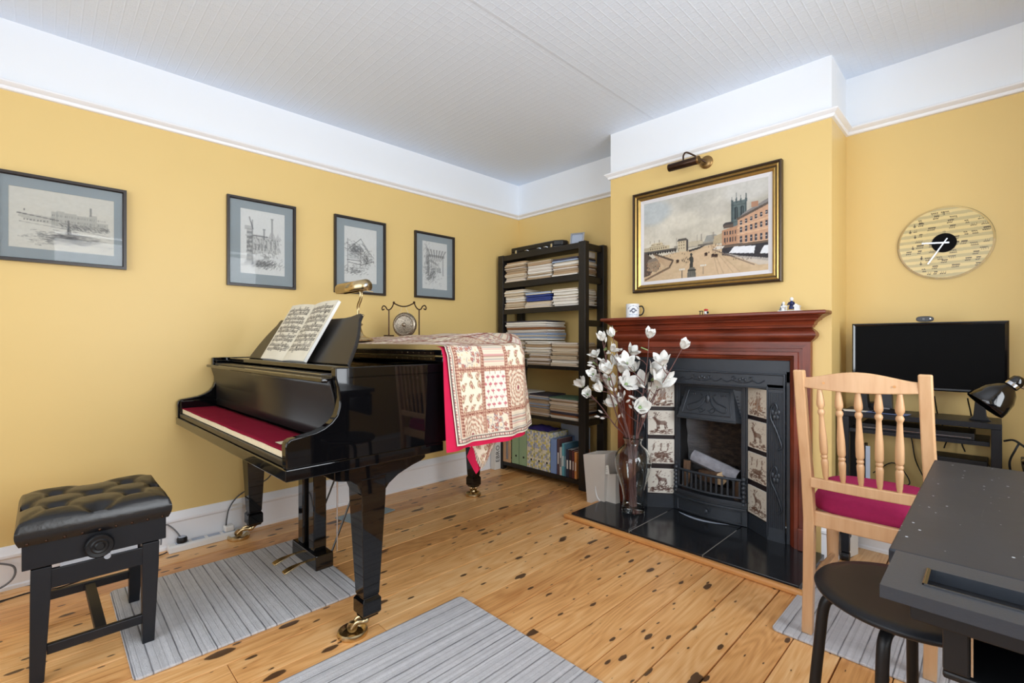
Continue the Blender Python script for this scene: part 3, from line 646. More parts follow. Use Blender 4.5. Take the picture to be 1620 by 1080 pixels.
# ============================================================ GRAND PIANO (local frame: u right, v back, rotated 1.2 deg)
PA = math.radians(1.2); PO = Vector((.035, .478, 0))
PT = Matrix.Translation(PO) @ Matrix.Rotation(PA, 4, 'Z')
pn = thing('grand_piano', PO, 'glossy black grand piano with open music desk', 'piano', rz=PA)
def pb(g, name, m, parent=None, **k): return g.build(name, m, parent or pn, local=True, **k)
outl = [(1.44, .195), (1.44, .97), (1.425, 1.04), (1.37, 1.14), (1.27, 1.25), (1.13, 1.36), (1.0, 1.45), (.88, 1.55), (.78, 1.66), (.66, 1.76), (.5, 1.81), (.32, 1.82), (.14, 1.78), (.03, 1.68), (0, 1.55), (0, .195)]
pb(G().prism(outl, 2, .669, .935), 'case', 'piano', smooth=30)
# rim wall standing above the case
def inset(pl, d):
    out = []; n = len(pl)
    for i in range(n):
        a, b, c = Vector(pl[i-1]), Vector(pl[i]), Vector(pl[(i+1) % n]); u1 = (b-a).normalized(); u2 = (c-b).normalized()
        q = Vector((-u1.y, u1.x))+Vector((-u2.y, u2.x)); q = q/max(q.dot(Vector((-u1.y, u1.x))), .3); out.append(tuple(b+q*d))
    return out
inn = inset(outl, .032); g = G(); k = len(outl)
vs = [(x, y, .93) for x, y in outl[:]]+[(x, y, .966) for x, y in outl]+[(x, y, .966) for x, y in inn]+[(x, y, .93) for x, y in inn]
fs = []
for i in range(k-1):
    for r_ in range(3): fs.append((r_*k+i, r_*k+i+1, (r_+1)*k+i+1, (r_+1)*k+i))
fs += [(0, k, 2*k, 3*k), (k-1, 4*k-1, 3*k-1, 2*k-1)]
pb(g.add(vs, fs), 'rim', 'piano', smooth=30, bevel=.002)
pb(G().box(-.0, 1.44, 0.004, .586, .632, .668), 'key_bed', 'piano', bevel=.003)
chk = [(.006, .669), (.004, .735), (.006, .748), (.018, .758), (.055, .763), (.093, .769), (.121, .779), (.145, .794), (.162, .814), (.170, .840), (.171, .87), (.165, .905), (.158, .931), (.158, .966), (.20, .966), (.20, .669)]
for a in (0.0, 1.405): pb(G().prism(chk, 0, a, a+.035), 'cheek', 'piano', bevel=.004, smooth=40, seg=3)
pb(G().box(.035, 1.405, .012, .030, .669, .688), 'key_slip', 'piano_satin', bevel=.003)
for a, b in ((.035, .052), (1.390, 1.405)): pb(G().box(a, b, .014, .17, .669, .752), 'key_block', 'piano', bevel=.004)
kw = (1.390-.052)/52
wk = G().box(0, kw-.0009, .0, .150, .690, .711); first = None
for i in range(52):
    if first is None: first = G().box(.0, kw-.0009, 0, .150, 0, .021).build('white_key', 'ivory', pn, local=True, bevel=.0012, seg=1); first.location = (.0525, .022, .690); continue
    o = first.copy(); C.objects.link(o); o.location = (.0525+kw*i, .022, .690)
g = G(); n = 10; vs = []
for i, (v, z) in enumerate(((.170, .722), (.175, .755), (.172, .82), (.162, .87), (.152, .905), (.148, .922))): vs += [(.036, v, z), (1.404, v, z)]
g.add(vs, [(2*i, 2*i+2, 2*i+3, 2*i+1) for i in range(5)]); fbo = pb(g, 'fallboard', 'piano_satin', smooth=60); sm = fbo.modifiers.new('s', 'SOLIDIFY'); sm.thickness = .012; sm.offset = 1
pb(G().box(.036, 1.404, .128, .168, .917, .932), 'fallboard_lip', 'piano', bevel=.006, seg=3)
pb(G().box(.036, 1.404, .168, .245, .917, .936), 'front_rail', 'piano_satin', bevel=.002)
pb(G().box(.50, 1.30, .172, .228, .9365, .9385), 'rail_reflection', 'chrome', bevel=.0005, seg=1)  # chrome strip standing in for a bright reflection on the glossy rail
sh = pb(G().box(.05, 1.39, .232, .50, .944, .963), 'music_shelf', 'piano', bevel=.004)
for a in (.02, 1.385): pb(G().box(a+.01, a+.035, .17, .55, .935, .952), 'shelf_slide', 'piano', bevel=.002)
# music desk: leaning board with S-curved ends
HS = 1.17
half = [(0.0, 0.0), (.54, 0), (.53, .03), (.515, .07), (.49, .11), (.458, .145), (.434, .168), (.427, .190), (.415, .196), (.39, .194), (.35, .186), (.30, .182), (0, .182)]
half = [(x, z*HS) for x, z in half]; pl = half[1:]+[(-x, z) for x, z in half[::-1] if x > 0]
LT = Matrix.Translation((.725, .285, .966)) @ Matrix.Rotation(math.radians(-31), 4, 'X')
g = G().prism(pl, 1, 0, .014); g.v = [tuple(LT @ Vector(v)) for v in g.v]
pb(g, 'music_desk', 'piano_satin', bevel=.003)
# folded lid
def lidpoly(v0, grow=.012):
    p = [(x+(grow if x > .7 else -.0), y+(grow if y > 1.2 else 0)) for x, y in outl if y > v0]; return [(1.44+grow, v0)]+p+[(0, v0)]
lid = pb(G().prism(lidpoly(.575), 2, .969, .990), 'lid', 'piano', bevel=.004)
flp = pb(G().box(.0, 1.446, .575, .99, .996, 1.018), 'folded_lid_flap', 'piano', bevel=.004)
pb(G().box(.03, 1.40, .5725, .5775, .9915, .9955), 'lid_hinge', 'brass', lid)
pb(G().box(.03, 1.40, .5715, .574, .976, .988), 'hinge_leaf', 'old_brass', lid); pb(G().box(.03, 1.40, .5715, .574, .998, 1.010), 'hinge_leaf', 'bronze', flp)
g = G()
for i in range(34):
    for z in (.982, 1.005): g.ball((.05+i*.0403, .5712, z), .0022, (1, .5, 1), 6, 4)
h_ = pb(g, 'hinge_screws', 'brass', lid); h_['kind'] = 'stuff'
# legs with brackets and casters
def leg(u, v, cu, cv_, tall=True):
    g = G(); vs = []
    prof_ = [(.047, .047, .57), (.0475, .0475, .515), (.046, .046, .47), (.031, .031, .146), (.029, .029, .142), (.029, .029, .138), (.036, .036, .128), (.036, .036, .082), (.026, .026, .068)]
    for a, b, z in prof_: vs += [(u-a, v-b, z), (u+a, v-b, z), (u+a, v+b, z), (u-a, v+b, z)]
    n = len(prof_); fs = [(4*i+j, 4*i+(j+1) % 4, 4*i+4+(j+1) % 4, 4*i+4+j) for i in range(n-1) for j in range(4)]+[(0, 1, 2, 3), tuple(4*(n-1)+j for j in (3, 2, 1, 0))]
    L_ = pb(g.add(vs, [f[::-1] for f in fs]), 'leg', 'piano', bevel=.0025)
    hv = .20 if tall else .10
    bp = [(v-.145, .632), (v-.145, .585), (v-.13, .580), (v-.09, .572), (v-.062, .552), (v-.048, .518), (v+.048, .518), (v+.062, .535), (v+.10, .56), (v+.16, .582), (v+hv, .592), (v+hv+.02, .602), (v+hv+.02, .632)]
    if not tall: bp = [(v-.09, .669), (v-.09, .60), (v-.048, .55), (v+.048, .55), (v+.08, .60), (v+.08, .669)]
    pb(G().prism(bp, 0, u-.040, u+.046), 'leg_bracket', 'piano', L_, bevel=.003)
    T = Matrix.Translation((cu, cv_, 0)); cup = pb(G().lathe([(.040, .0), (.051, .0), (.054, .006), (.052, .016), (.048, .019), (.044, .016), (.036, .008), (.001, .007)], 28, T), 'caster_cup', 'brass', L_, smooth=40)
    dx, dy = cu-u, cv_-v; l_ = math.hypot(dx, dy); ax = Vector((-dy/l_, dx/l_, 0)); g = G()
    wc = Vector((cu, cv_, .028)); pb(g.lathe([(.001, -.010), (.017, -.010), (.019, -.007), (.019, .007), (.017, .010), (.001, .010)], 20, axis_T(wc, wc+ax)), 'caster_wheel', 'brass', L_, smooth=40)
    g = G()
    for s_ in (-1, 1):
        g.tube(crv([Vector((u, v, .068))+ax*s_*.012, Vector((u, v, .052))+ax*s_*.016+Vector((dx, dy, 0))*.1, wc+ax*s_*.016+Vector((0, 0, .022))-Vector((dx, dy, 0))*.35, wc+ax*s_*.016]), [.008, .009, .009, .010, .011, .011, .011, .010, .009, .009, .009, .009, .008, .008, .008, .008, .008, .008, .008][:19], 8)
    g.lathe([(.020, .062), (.022, .070), (.010, .070)], 14, Matrix.Translation((u, v, 0)))
    pb(g, 'caster_fork', 'brass', L_, smooth=60)
leg(1.327, .330, 1.298, .288); leg(.118, .330, .078, .268)
leg(.455, 1.60, .44, 1.615-.005, False)
# pedal lyre
ly = pb(G().box(.685, .937, .312, .388, .092, .156), 'pedal_box', 'piano', bevel=.005)
for a in (.726, .838): pb(G().box(a, a+.055, .322, .378, .156, .634), 'lyre_post', 'piano', bevel=.006)
pb(G().box(.68, .94, .31, .40, .61, .633), 'lyre_top', 'piano', bevel=.003)
for a in (.725, .838):
    T = Matrix.Translation((a, .312, .112)); g = G(); n = 12; vs = []
    for i in range(n+1):
        t = i/n; y = -.095*t; hw = .006+.011*math.sin(min(1, max(0, (t-.25)/.75))*PI*.62)**1.2 if t > .25 else .006
        z = -.004-.018*t*t; vs += [(a-hw, .312+y, .112+z), (a+hw, .312+y, .112+z), (a+hw, .312+y, .106+z), (a-hw, .312+y, .106+z)]
    fs = [(4*i+j, 4*i+4+j, 4*i+4+(j+1) % 4, 4*i+(j+1) % 4) for i in range(n) for j in range(4)]+[(0, 1, 2, 3), tuple(4*n+j for j in (3, 2, 1, 0))]
    pb(G().add(vs, fs), 'pedal', 'brass', smooth=50, bevel=.0015)
g = G().tube([(.79, .352, .150), (.79, .352, .62)], .004, 8); g.tube([(.825, .352, .150), (.825, .352, .62)], .004, 8); pb(g, 'pedal_rods', 'chrome', smooth=60)
for a in (.72, .92): pb(G().tube([(a, .375, .12), (a+.0, .60, .636)], .0045, 8), 'lyre_brace', 'black_gloss', smooth=60)
pb(G().tube([(.945, .40, .156), (.945, .40, .632)], .003, 8), 'damper_rod', 'chrome', smooth=60)
# red felt keyboard cover (lies on the keys)
def felt(a, b):
    u = .056+(1.386-.056)*a; v = .018+.148*b; return PT @ Vector((u, v, .7152+.0008*math.sin(a*17+b*5)+.0004*math.sin(a*60)))
g = G().grid(felt, 90, 8); fo = g.build('key_cover', 'felt', smooth=60, origin=PT @ Vector((.72, .08, .712)))
so = fo.modifiers.new('s', 'SOLIDIFY'); so.thickness = .002; so.offset = -1
tag(fo, 'crimson felt strip laid along the piano keys', 'key cover')
g = G().box(1.24, 1.285, .045, .085, .7168, .7176); g.v = [tuple(PT @ Vector(v)) for v in g.v]; g.build('care_label', 'ivory', fo)['label'] = 'small cream sewn label'
# ---------------- open music book on the desk
bk = thing('music_book', PT @ Vector((.708, .262, .964)), 'open book of sheet music leaning on the piano music desk', 'book', rz=PA)
def page_art(seed, rows):
    r_ = random.Random(seed); cv = Cv(120, 150, (212, 206, 188)); ink = (48, 44, 42)
    for s_ in range(rows):
        for half in (0, 1):
            y0 = .90-s_*(.80/rows)-half*(.80/rows)*.42; 
            for l_ in range(5): cv.rect(.08, y0-l_*.0085, .93, y0-l_*.0085+.004, ink, .42)
            x_ = .11; cv.rect(.075, y0-.045, .085, y0+.01, ink, .8); cv.rect(.09, y0-.035, .10, y0+.01, ink, .7)
            while x_ < .92:
                k_ = r_.choice((2, 3, 4, 4)); b_ = y0+r_.uniform(-.03, .012); up = r_.choice((-1, 1)); wv = r_.uniform(.014, .02)
                for q in range(k_):
                    yy = b_+r_.uniform(-.012, .012); cv.rect(x_+q*wv, yy-.005, x_+q*wv+.011, yy+.005, ink, .9); cv.rect(x_+q*wv+(.009 if up > 0 else 0), yy, x_+q*wv+.006+(.005 if up > 0 else 0), b_+up*.035, ink, .6)
                if k_ > 1: cv.rect(x_, b_+up*.035-.003, x_+k_*wv, b_+up*.035+.004, ink, .85)
                x_ += k_*wv+r_.uniform(.012, .03)
    cv.noise((6, 8), 5); return cv
ln_ = math.radians(-30)
BT = Matrix.Translation((0, 0, 0)) @ Matrix.Rotation(ln_, 4, 'X')
for s_ in (-1, 1):
    W_ = .240 if s_ < 0 else .255; H_ = .295
    def pg(X, Y, s_=s_):
        t = X if s_ > 0 else 1-X     # distance from spine
        off = .012*(1-(1-t)**3)+.004*np.sin(t*PI)
        c = np.stack([s_*W_*t, -off-.002, Y*H_], -1); return c
    cv = page_art(11+s_, 5); lc = Matrix(BT)
    co = pg(cv.X, cv.Y); R = np.array(lc.to_3x3()); co = co @ R.T
    pgo = grid_mesh('page', co, lin(np.clip(cv.a, 0, 255)), 'art', bk)
    g = G(); n = 10; vs = []
    for i in range(n+1):
        t = i/n; off = .012*(1-(1-t)**3)+.004*math.sin(t*PI)
        for (yy, zz) in ((-off, 0), (-off, H_-.001), (0.001, H_-.001), (0.001, 0)): vs.append(lc @ Vector((s_*W_*t, yy-.001, zz)))
    fs = [(4*i+j, 4*i+4+j, 4*i+4+(j+1) % 4, 4*i+(j+1) % 4) for i in range(n) for j in range(4)]+[(0, 1, 2, 3), tuple(4*n+j for j in (3, 2, 1, 0))]
    g.add(vs, fs if s_ > 0 else [f[::-1] for f in fs]); g.build('page_block', 'paper', bk, local=True)

# ---------------- quilt folded over the lid
Wq, Hq = 330, 250
ss, tt = np.meshgrid(np.linspace(0, 1, Wq), np.linspace(0, 1, Hq))
def smst(x): x = np.clip(x, 0, 1); return x*x*(3-2*x)
def quilt_pt(s, t, out=0., zb=.66, y0=1.068, y1=1.86, xl=.12, slant=.032, fr=.72, bulge=1.):
    yb = y0+(y1-y0)*t; d = np.clip(yb-1.46, 0, None); xe = 1.492-1.55*d**1.3+out
    # outward normal of the edge in plan
    dxdy = -1.55*1.3*d**.3*(d > 0); nl = np.sqrt(1+dxdy**2); nx = 1/nl; ny = -dxdy/nl
    top = s < fr; st = np.clip(s/fr, 0, 1); sh = np.clip((s-fr)/(1-fr), 0, 1)
    x = xl+(xe-xl)*st
    rise = .052*smst((yb-1.10)/.42)*smst((1.50-x)/.30)*(.75+.25*smst((x-.2)/.8))
    z0 = 1.030+out*.6+rise+.0025*np.sin(x*21+yb*9)*smst((yb-1.1)/.2)
    drop = sh; zt_ = 1.027+out*.6
    hz = zt_-(zt_-zb)*drop
    soft = smst(sh/.12)
    push = bulge*(.010*soft+.014*drop+.010*np.sin(yb*23+drop*2)*drop+.006*np.sin(yb*47)*drop*drop)+.012*drop*smst((yb-1.50)/.12)
    x = np.where(top, x, xe+push*nx); y = np.where(top, yb, yb+push*ny+slant*drop*(1-t)**2.0)
    z = np.where(top, z0, hz)
    # round the shoulder
    sd = np.clip(1-np.abs(s-fr)/.035, 0, 1); z = z-.006*sd*sd
    return np.stack([x, y, z], -1)
def quilt_col(drop, y):
    """patchwork print; drop = distance below the shoulder (negative on top), y = across"""
    cream = np.array((222, 208, 186.)); c = np.zeros(drop.shape+(3,))+cream
    pc, pr = .132, .168; a = (y-1.105)/pc; b = (drop+.075)/pr; ia, ib = np.floor(a), np.floor(b); fa, fb = a-ia, b-ib
    kind = (ia*1+ib*2) % 5; fx, fy = fa*pc*1000, fb*pr*1000
    wine = np.array((138, 58, 70.)); brown = np.array((124, 82, 64.)); blue = np.array((96, 102, 116.)); pk = np.array((178, 96, 108.))
    def blend(mask, col, al): 
        nonlocal c; m_ = (mask*al)[..., None]; c = c*(1-m_)+col*m_
    # 0 floral, 1 stripes, 2 paisley, 3 flower sprigs, 4 medallion
    h = lambda p, q: (np.sin(p*12.9898+q*78.233)*43758.5453) % 1
    gx, gy = np.floor(fx/24+ia*3), np.floor(fy/24+ib*3); px, py = (fx/24+ia*3)-gx-.5+.5*(h(gx, gy)-.5), (fy/24+ib*3)-gy-.5+.5*(h(gy, gx)-.5); rr = np.hypot(px, py)
    th = np.arctan2(py, px); m0 = kind == 0
    blend(m0 & (rr < .36+.12*np.cos(5*th)) & (h(gx+3, gy) > .35), wine, .75); blend(m0 & (rr < .14), np.array((214, 176, 120.)), .7); blend(m0 & (rr > .44) & (rr < .58) & (h(gx, gy+7) > .4), blue, .5)
    m1 = kind == 1; sv = (fy % 26); blend(m1 & (sv < 3), blue, .55); blend(m1 & (sv > 7) & (sv < 12), pk, .5); blend(m1 & (sv > 14) & (sv < 16), brown, .6); blend(m1 & (sv > 19) & (sv < 24), np.array((206, 196, 176.)), .7)
    c = np.where((kind == 2)[..., None], np.array((232, 220, 200.)), c)
    q, w_ = np.floor(fx/44), np.floor(fy/42); ang = .9*np.where(h(q+ia, w_) > .5, 1, -1)
    lx, ly = fx-(q+.5)*44-8*(w_ % 2)+4, fy-(w_+.5)*42; u_ = lx*np.cos(ang)+ly*np.sin(ang); v_ = -lx*np.sin(ang)+ly*np.cos(ang); v_ = v_+.018*u_*u_*np.sign(ang); el = (u_/19)**2+(v_/(9.5-.24*u_))**2
    m2 = kind == 2; blend(m2 & (el < 1), np.array((146, 112, 82.)), .95); blend(m2 & (el < .55), np.array((226, 208, 180.)), .8); blend(m2 & (el < .18), wine, .6)
    m3 = kind == 3; c = np.where(m3[..., None], np.array((232, 220, 206.)), c)
    row = np.floor(fy/27); lx = (fx+14*(row % 2)) % 28-14; ly = fy-(row+.5)*27; rr = np.hypot(lx, ly+2); th = np.arctan2(lx, -(ly+2))
    blend(m3 & (rr < 10+2.5*np.cos(7*th)) & (np.abs(th) < 1.5), np.array((184, 96, 108.)), .9); blend(m3 & (np.abs(lx) < 1.2) & (ly > -2) & (ly < 8), brown, .7)
    m4 = kind == 4; rr = np.hypot(fx-pc*500, (fy-pr*500)*.8); blend(m4 & (np.sin(rr*.42) > .35), np.array((178, 128, 108.)), .75); blend(m4 & (np.sin(np.arctan2(fy-pr*500, fx-pc*500)*12)*np.sin(rr*.3) > .45), brown, .5); blend(m4 & (rr < 8), wine, .7)
    # sashing
    e = np.minimum(np.minimum(fa, 1-fa)*pc, np.minimum(fb, 1-fb)*pr)
    dm = (np.abs(((fx+fy) % 12)-6) < 2.6) ^ (np.abs(((fx-fy) % 12)-6) < 2.6)
    band = e < .0095; c = np.where(band[..., None], np.where(dm[..., None], np.array((200, 166, 142.)), np.array((136, 78, 68.))), c)
    return c
def quilt_sheet(name, parent, m='cloth', **k):
    co = quilt_pt(ss, tt, **k); fr = k.get('fr', .72); zb = k.get('zb', .66)
    L1 = 1.372; drop = np.where(ss < fr, -(1-ss/fr)*L1, (ss-fr)/(1-fr)*(1.03-zb)); y = 1.068+.792*tt
    c = quilt_col(drop, y)
    # dotted hem along the front and bottom edges
    db = np.minimum((1.03-zb)-drop, (y-1.068)); al = np.where((1.03-zb)-drop < (y-1.068), y, drop)
    c = np.where((db < .026)[..., None], np.array((216, 206, 188.)), c)
    c = np.where(((np.abs(db-.008) < .0025) | (np.abs(db-.022) < .002))[..., None], np.array((92, 78, 76.)), c)
    c = np.where(((np.abs(db-.015) < .004) & (((al*1000) % 11) < 5))[..., None], np.array((176, 110, 106.)), c)
    return grid_mesh(name, co-np.array(parent.location), lin(np.clip(c, 0, 255)), m, parent)
qt = thing('quilt', (.9, 1.45, 1.0305), 'patchwork quilt with floral and paisley squares folded over the piano lid', 'quilt')
quilt_sheet('patchwork_top', qt, out=.014)
# pink lining just inside, showing below and in front
Wq2, Hq2 = 60, 50
ss2, tt2 = ss, tt; ss, tt = np.meshgrid(np.linspace(.70, 1, 40), np.linspace(0, .62, 60))
def lining(name, m, out, zb, y0, y1=1.86, slant=.045):
    co = quilt_pt(ss, tt, out=out, zb=zb, y0=y0, y1=y1, slant=slant)-np.array(qt.location)
    return grid_mesh(name, co, np.ones(ss.shape+(3,))*.5, m, qt)
li = lining('pink_lining', 'pink', .004, .640, 1.060, 1.80, .0); li['label'] = 'bright pink lining showing below the hem'
ss, tt = ss2, tt2
# lower fold hanging deeper behind the front flap
def low_fold():
    n, k = 90, 60; A, B = np.meshgrid(np.linspace(0, 1, n), np.linspace(0, 1, k))
    yb = 1.16+.42*A; bot = np.interp(A, [0, .25, .38, .45, .52, .62, .75, 1], [.64, .605, .545, .505, .53, .585, .62, .655])
    z = .70-(.70-bot)*B; x = 1.475-.06*B-.03*A+.012*np.sin(A*15)*B; co = np.stack([x, yb+.02*B*np.sin(A*9), z], -1)
    c = quilt_col(.40+(.7-z), yb); c = np.where(((z-bot) < .02)[..., None], np.where((((yb*1000) % 9) < 4)[..., None], np.array((120, 96, 90.)), np.array((220, 206, 186.))), c)
    return co, c
co, c = low_fold(); lf = grid_mesh('lower_fold', co-np.array(qt.location), lin(np.clip(c, 0, 255)), 'cloth', qt)
l2 = grid_mesh('pink_lining', (co+np.array((-.02, -.012, .0)))[:, 26:50]-np.array(qt.location)-np.array((0, 0, .022)), np.ones((60, 24, 3))*.5, 'pink', qt); l2['label'] = 'red lining of the drooping corner'

# ---------------- piano lamp
lx, lyy, lz = .552, 1.205, 1.053
lmp = thing('piano_lamp', (lx, lyy, lz), 'brass piano lamp with horizontal tubular shade on the piano lid', 'lamp')
g = G().lathe([(.001, 0), (.076, 0), (.078, .006), (.074, .012), (.058, .017), (.04, .024), (.026, .036), (.020, .052), (.016, .066), (.014, .078), (.022, .084), (.024, .09), (.016, .096), (.013, .106), (.020, .112), (.022, .118), (.012, .124), (.008, .14), (.001, .142)], 28, Matrix.Translation((lx, lyy, lz))); g.build('base', 'brass', lmp, smooth=40)
g = G().tube([(lx+.0, lyy, lz+.134), (lx+.045, lyy+.0, lz+.134)], .004, 8); g.ball((lx+.05, lyy, lz+.134), .007); g.build('switch', 'brass', lmp, smooth=60)
for q in (-.012, .010): 
    g = G().tube(bez((lx+q*.6, lyy-q*.6, lz+.13), (lx+q-.012, lyy-q, lz+.18), (lx+q-.004, lyy-q, lz+.19), (lx+q+.016, lyy-q, lz+.21), 8)+bez((lx+q+.016, lyy-q, lz+.21), (lx+q+.036, lyy-q, lz+.23), (lx+q+.030, lyy-q, lz+.25), (lx+q+.028, lyy-q, lz+.275), 8)[1:], .0038, 8); g.build('stem', 'brass', lmp, smooth=60)
sc_ = Vector((lx+.022, lyy-.0, lz+.288)); A0 = sc_+Vector((-.225, -.003, 0)); A1 = sc_+Vector((.062, .001, 0)); n = 18; g = G(); vs = []
for p_ in (A0, A1):
    for i in range(n+1): a = math.radians(-38+262*i/n); vs.append((p_.x, p_.y+.035*math.cos(a), p_.z+.035*math.sin(a)))
g.add(vs, [(i, i+1, n+2+i, n+1+i) for i in range(n)]); g.add(vs[:n+1], [tuple(range(n+1))]); g.add(vs[n+1:], [tuple(range(n+1))[::-1]])
sd = g.build('shade', 'brass', lmp, smooth=50); so = sd.modifiers.new('s', 'SOLIDIFY'); so.thickness = .0015
G().lathe([(.001, 0), (.012, 0), (.010, .005), (.005, .006), (.004, .010), (.001, .011)], 14, axis_T(A1+Vector((.001, 0, .004)), A1+Vector((.1, 0, .004)))).build('end_screw', 'chrome', sd, smooth=40)
G().tube([A1+Vector((-.03, -.02, -.018)), A1+Vector((.02, .03, -.032))], .003, 8).build('shade_bracket', 'brass', lmp, smooth=60)
# ---------------- gong
gx, gy, gz = .335, 1.62, 1.083
gg = thing('gong', (gx, gy, gz), 'small bronze gong hanging in a scrolled black iron stand on the quilt', 'gong')
ux = Vector((.78, .626, 0)); 
def gp(a, z): return Vector((gx, gy, gz))+ux*a+Vector((0, 0, z))
for s_ in (-1, 1):
    G().tube([gp(s_*.098, 0), gp(s_*.098, .165)], .0042, 8).build('post', 'bronze', gg, smooth=60)
    G().tube([gp(s_*.098, .004)+Vector((0, -.035, 0)), gp(s_*.098, .004)+Vector((0, .035, 0))], .004, 8).build('foot', 'bronze', gg, smooth=60)
pts = []
sc1 = [(-.128, .172), (-.140, .166), (-.143, .18), (-.134, .192), (-.120, .186), (-.108, .168), (-.09, .170), (-.075, .188), (-.066, .212)]
g = G()
for s_ in (-1, 1):
    g.tube(crv([gp(-s_*a, z) for a, z in sc1], 4), .004, 8); g.ball(gp(s_*.066, .212), .0075)
g.tube(crv([gp(-.066, .208), gp(-.03, .192), gp(0, .187), gp(.03, .192), gp(.066, .208)], 4), .004, 8); g.tube([gp(-.098, .165), gp(.098, .165)], .0001, 4)
g.build('top_scroll', 'bronze', gg, smooth=60)
gc = gp(0, .072); n_ = Vector((.626, -.78, 0)).normalized()
def gong_art(): 
    k = NT('gong_bronze'); k.b.inputs['Metallic'].default_value = .9; k.b.inputs['Roughness'].default_value = .35
    k.col(k.ramp(k.noise(k.pos(), 160, 5, .75), [(.35, lin((70, 64, 60))), (.55, lin((170, 158, 140))), (.8, lin((214, 204, 188)))])); k.bump(k.noise(k.pos(), 120, 3), .4, .002); return k.m
M['gong'] = gong_art()
dk = G().lathe([(.001, .012), (.010, .010), (.014, .003), (.055, .0), (.058, .004), (.062, .005), (.074, -.002), (.079, -.014), (.076, -.020), (.060, -.012), (.001, -.008)], 40, axis_T(gc, gc+n_)).build('gong_disc', 'gong', gg, smooth=50)
for s_ in (-1, 1):
    G().tube([gp(s_*.016, .190), gp(s_*.014, .175), gp(s_*.03, .142)], .0012, 6).build('cord', 'ivory', gg, smooth=60)

# ============================================================ PIANO STOOL
st = thing('piano_stool', (.70, .13, 0), 'black adjustable piano stool with buttoned leather seat', 'stool')
sx0, sx1, sy0, sy1 = .488, .868, -.045, .315
# legs: square, tapering, raked on one face
def sleg(x, y, fx, fy):
    g = G(); vs = []
    for (cx, cy, h_, z) in ((x, y, .024, .345), (x+(fx-x)*.15, y+(fy-y)*.15, .0235, .27), (fx, fy, .0165, 0)): vs += [(cx-h_, cy-h_, z), (cx+h_, cy-h_, z), (cx+h_, cy+h_, z), (cx-h_, cy+h_, z)]
    g.add(vs, [(0, 1, 2, 3), (11, 10, 9, 8)]+[(4*i+j, 4*i+4+j, 4*i+4+(j+1) % 4, 4*i+(j+1) % 4) for i in range(2) for j in range(4)]); g.build('leg', 'black_wood', st, bevel=.002)
for (x, y, fx, fy) in ((.842, -.012+.01, .872, -.012), (.842, .272, .872, .262), (.515, -.002, .510, -.010), (.515, .272, .512, .262)): sleg(x, y, fx, fy)
for b in ((.85, .866, -.0, .28, .275, .335), (.50, .515, .0, .27, .275, .335), (.515, .85, -.022, -.006, .275, .335), (.515, .85, .276, .292, .275, .335)): G().box(*b).build('apron', 'black_wood', st, bevel=.002)
for b in ((.858, .876, .01, .25, .075, .105), (.505, .522, .0, .25, .105, .135)): G().box(*b).build('stretcher', 'black_wood', st, bevel=.002)
g = G(); vs = []
for x, y, z in ((.52, .115, .118), (.86, .125, .088)): vs += [(x, y, z-.012), (x, y+.03, z-.012), (x, y+.03, z+.012), (x, y, z+.012)]
g.add(vs, [(0, 3, 2, 1), (4, 5, 6, 7)]+[(j, (j+1) % 4, 4+(j+1) % 4, 4+j) for j in range(4)]); g.build('stretcher', 'black_wood', st, bevel=.002)
for b in ((sx1-.018, sx1, sy0, sy1, .349, .43), (sx0, sx0+.018, sy0, sy1, .349, .43), (sx0+.018, sx1-.018, sy0, sy0+.018, .349, .43), (sx0+.018, sx1-.018, sy1-.018, sy1, .349, .43)): G().box(*b).build('seat_frame', 'black_wood', st, bevel=.002)
G().box(.853, .862, .04, .235, .336, .348).build('lift_bar', 'chrome', st); 
for yk, dz in ((.134, 0),):
    kb = G().lathe([(.001, -.004), (.014, -.004), (.014, .012), (.036, .014), (.038, .018), (.038, .026), (.034, .031), (.024, .029), (.020, .032), (.014, .030), (.010, .034), (.001, .034)], 28, axis_T((sx1, yk, .383), (sx1+.1, yk, .383))).build('height_knob', 'black', st, smooth=40)
G().lathe([(.001, 0), (.009, 0), (.009, .004), (.001, .004)], 14, axis_T((.866, .155, .335), (.9, .155, .335))).build('screw', 'chrome', st)
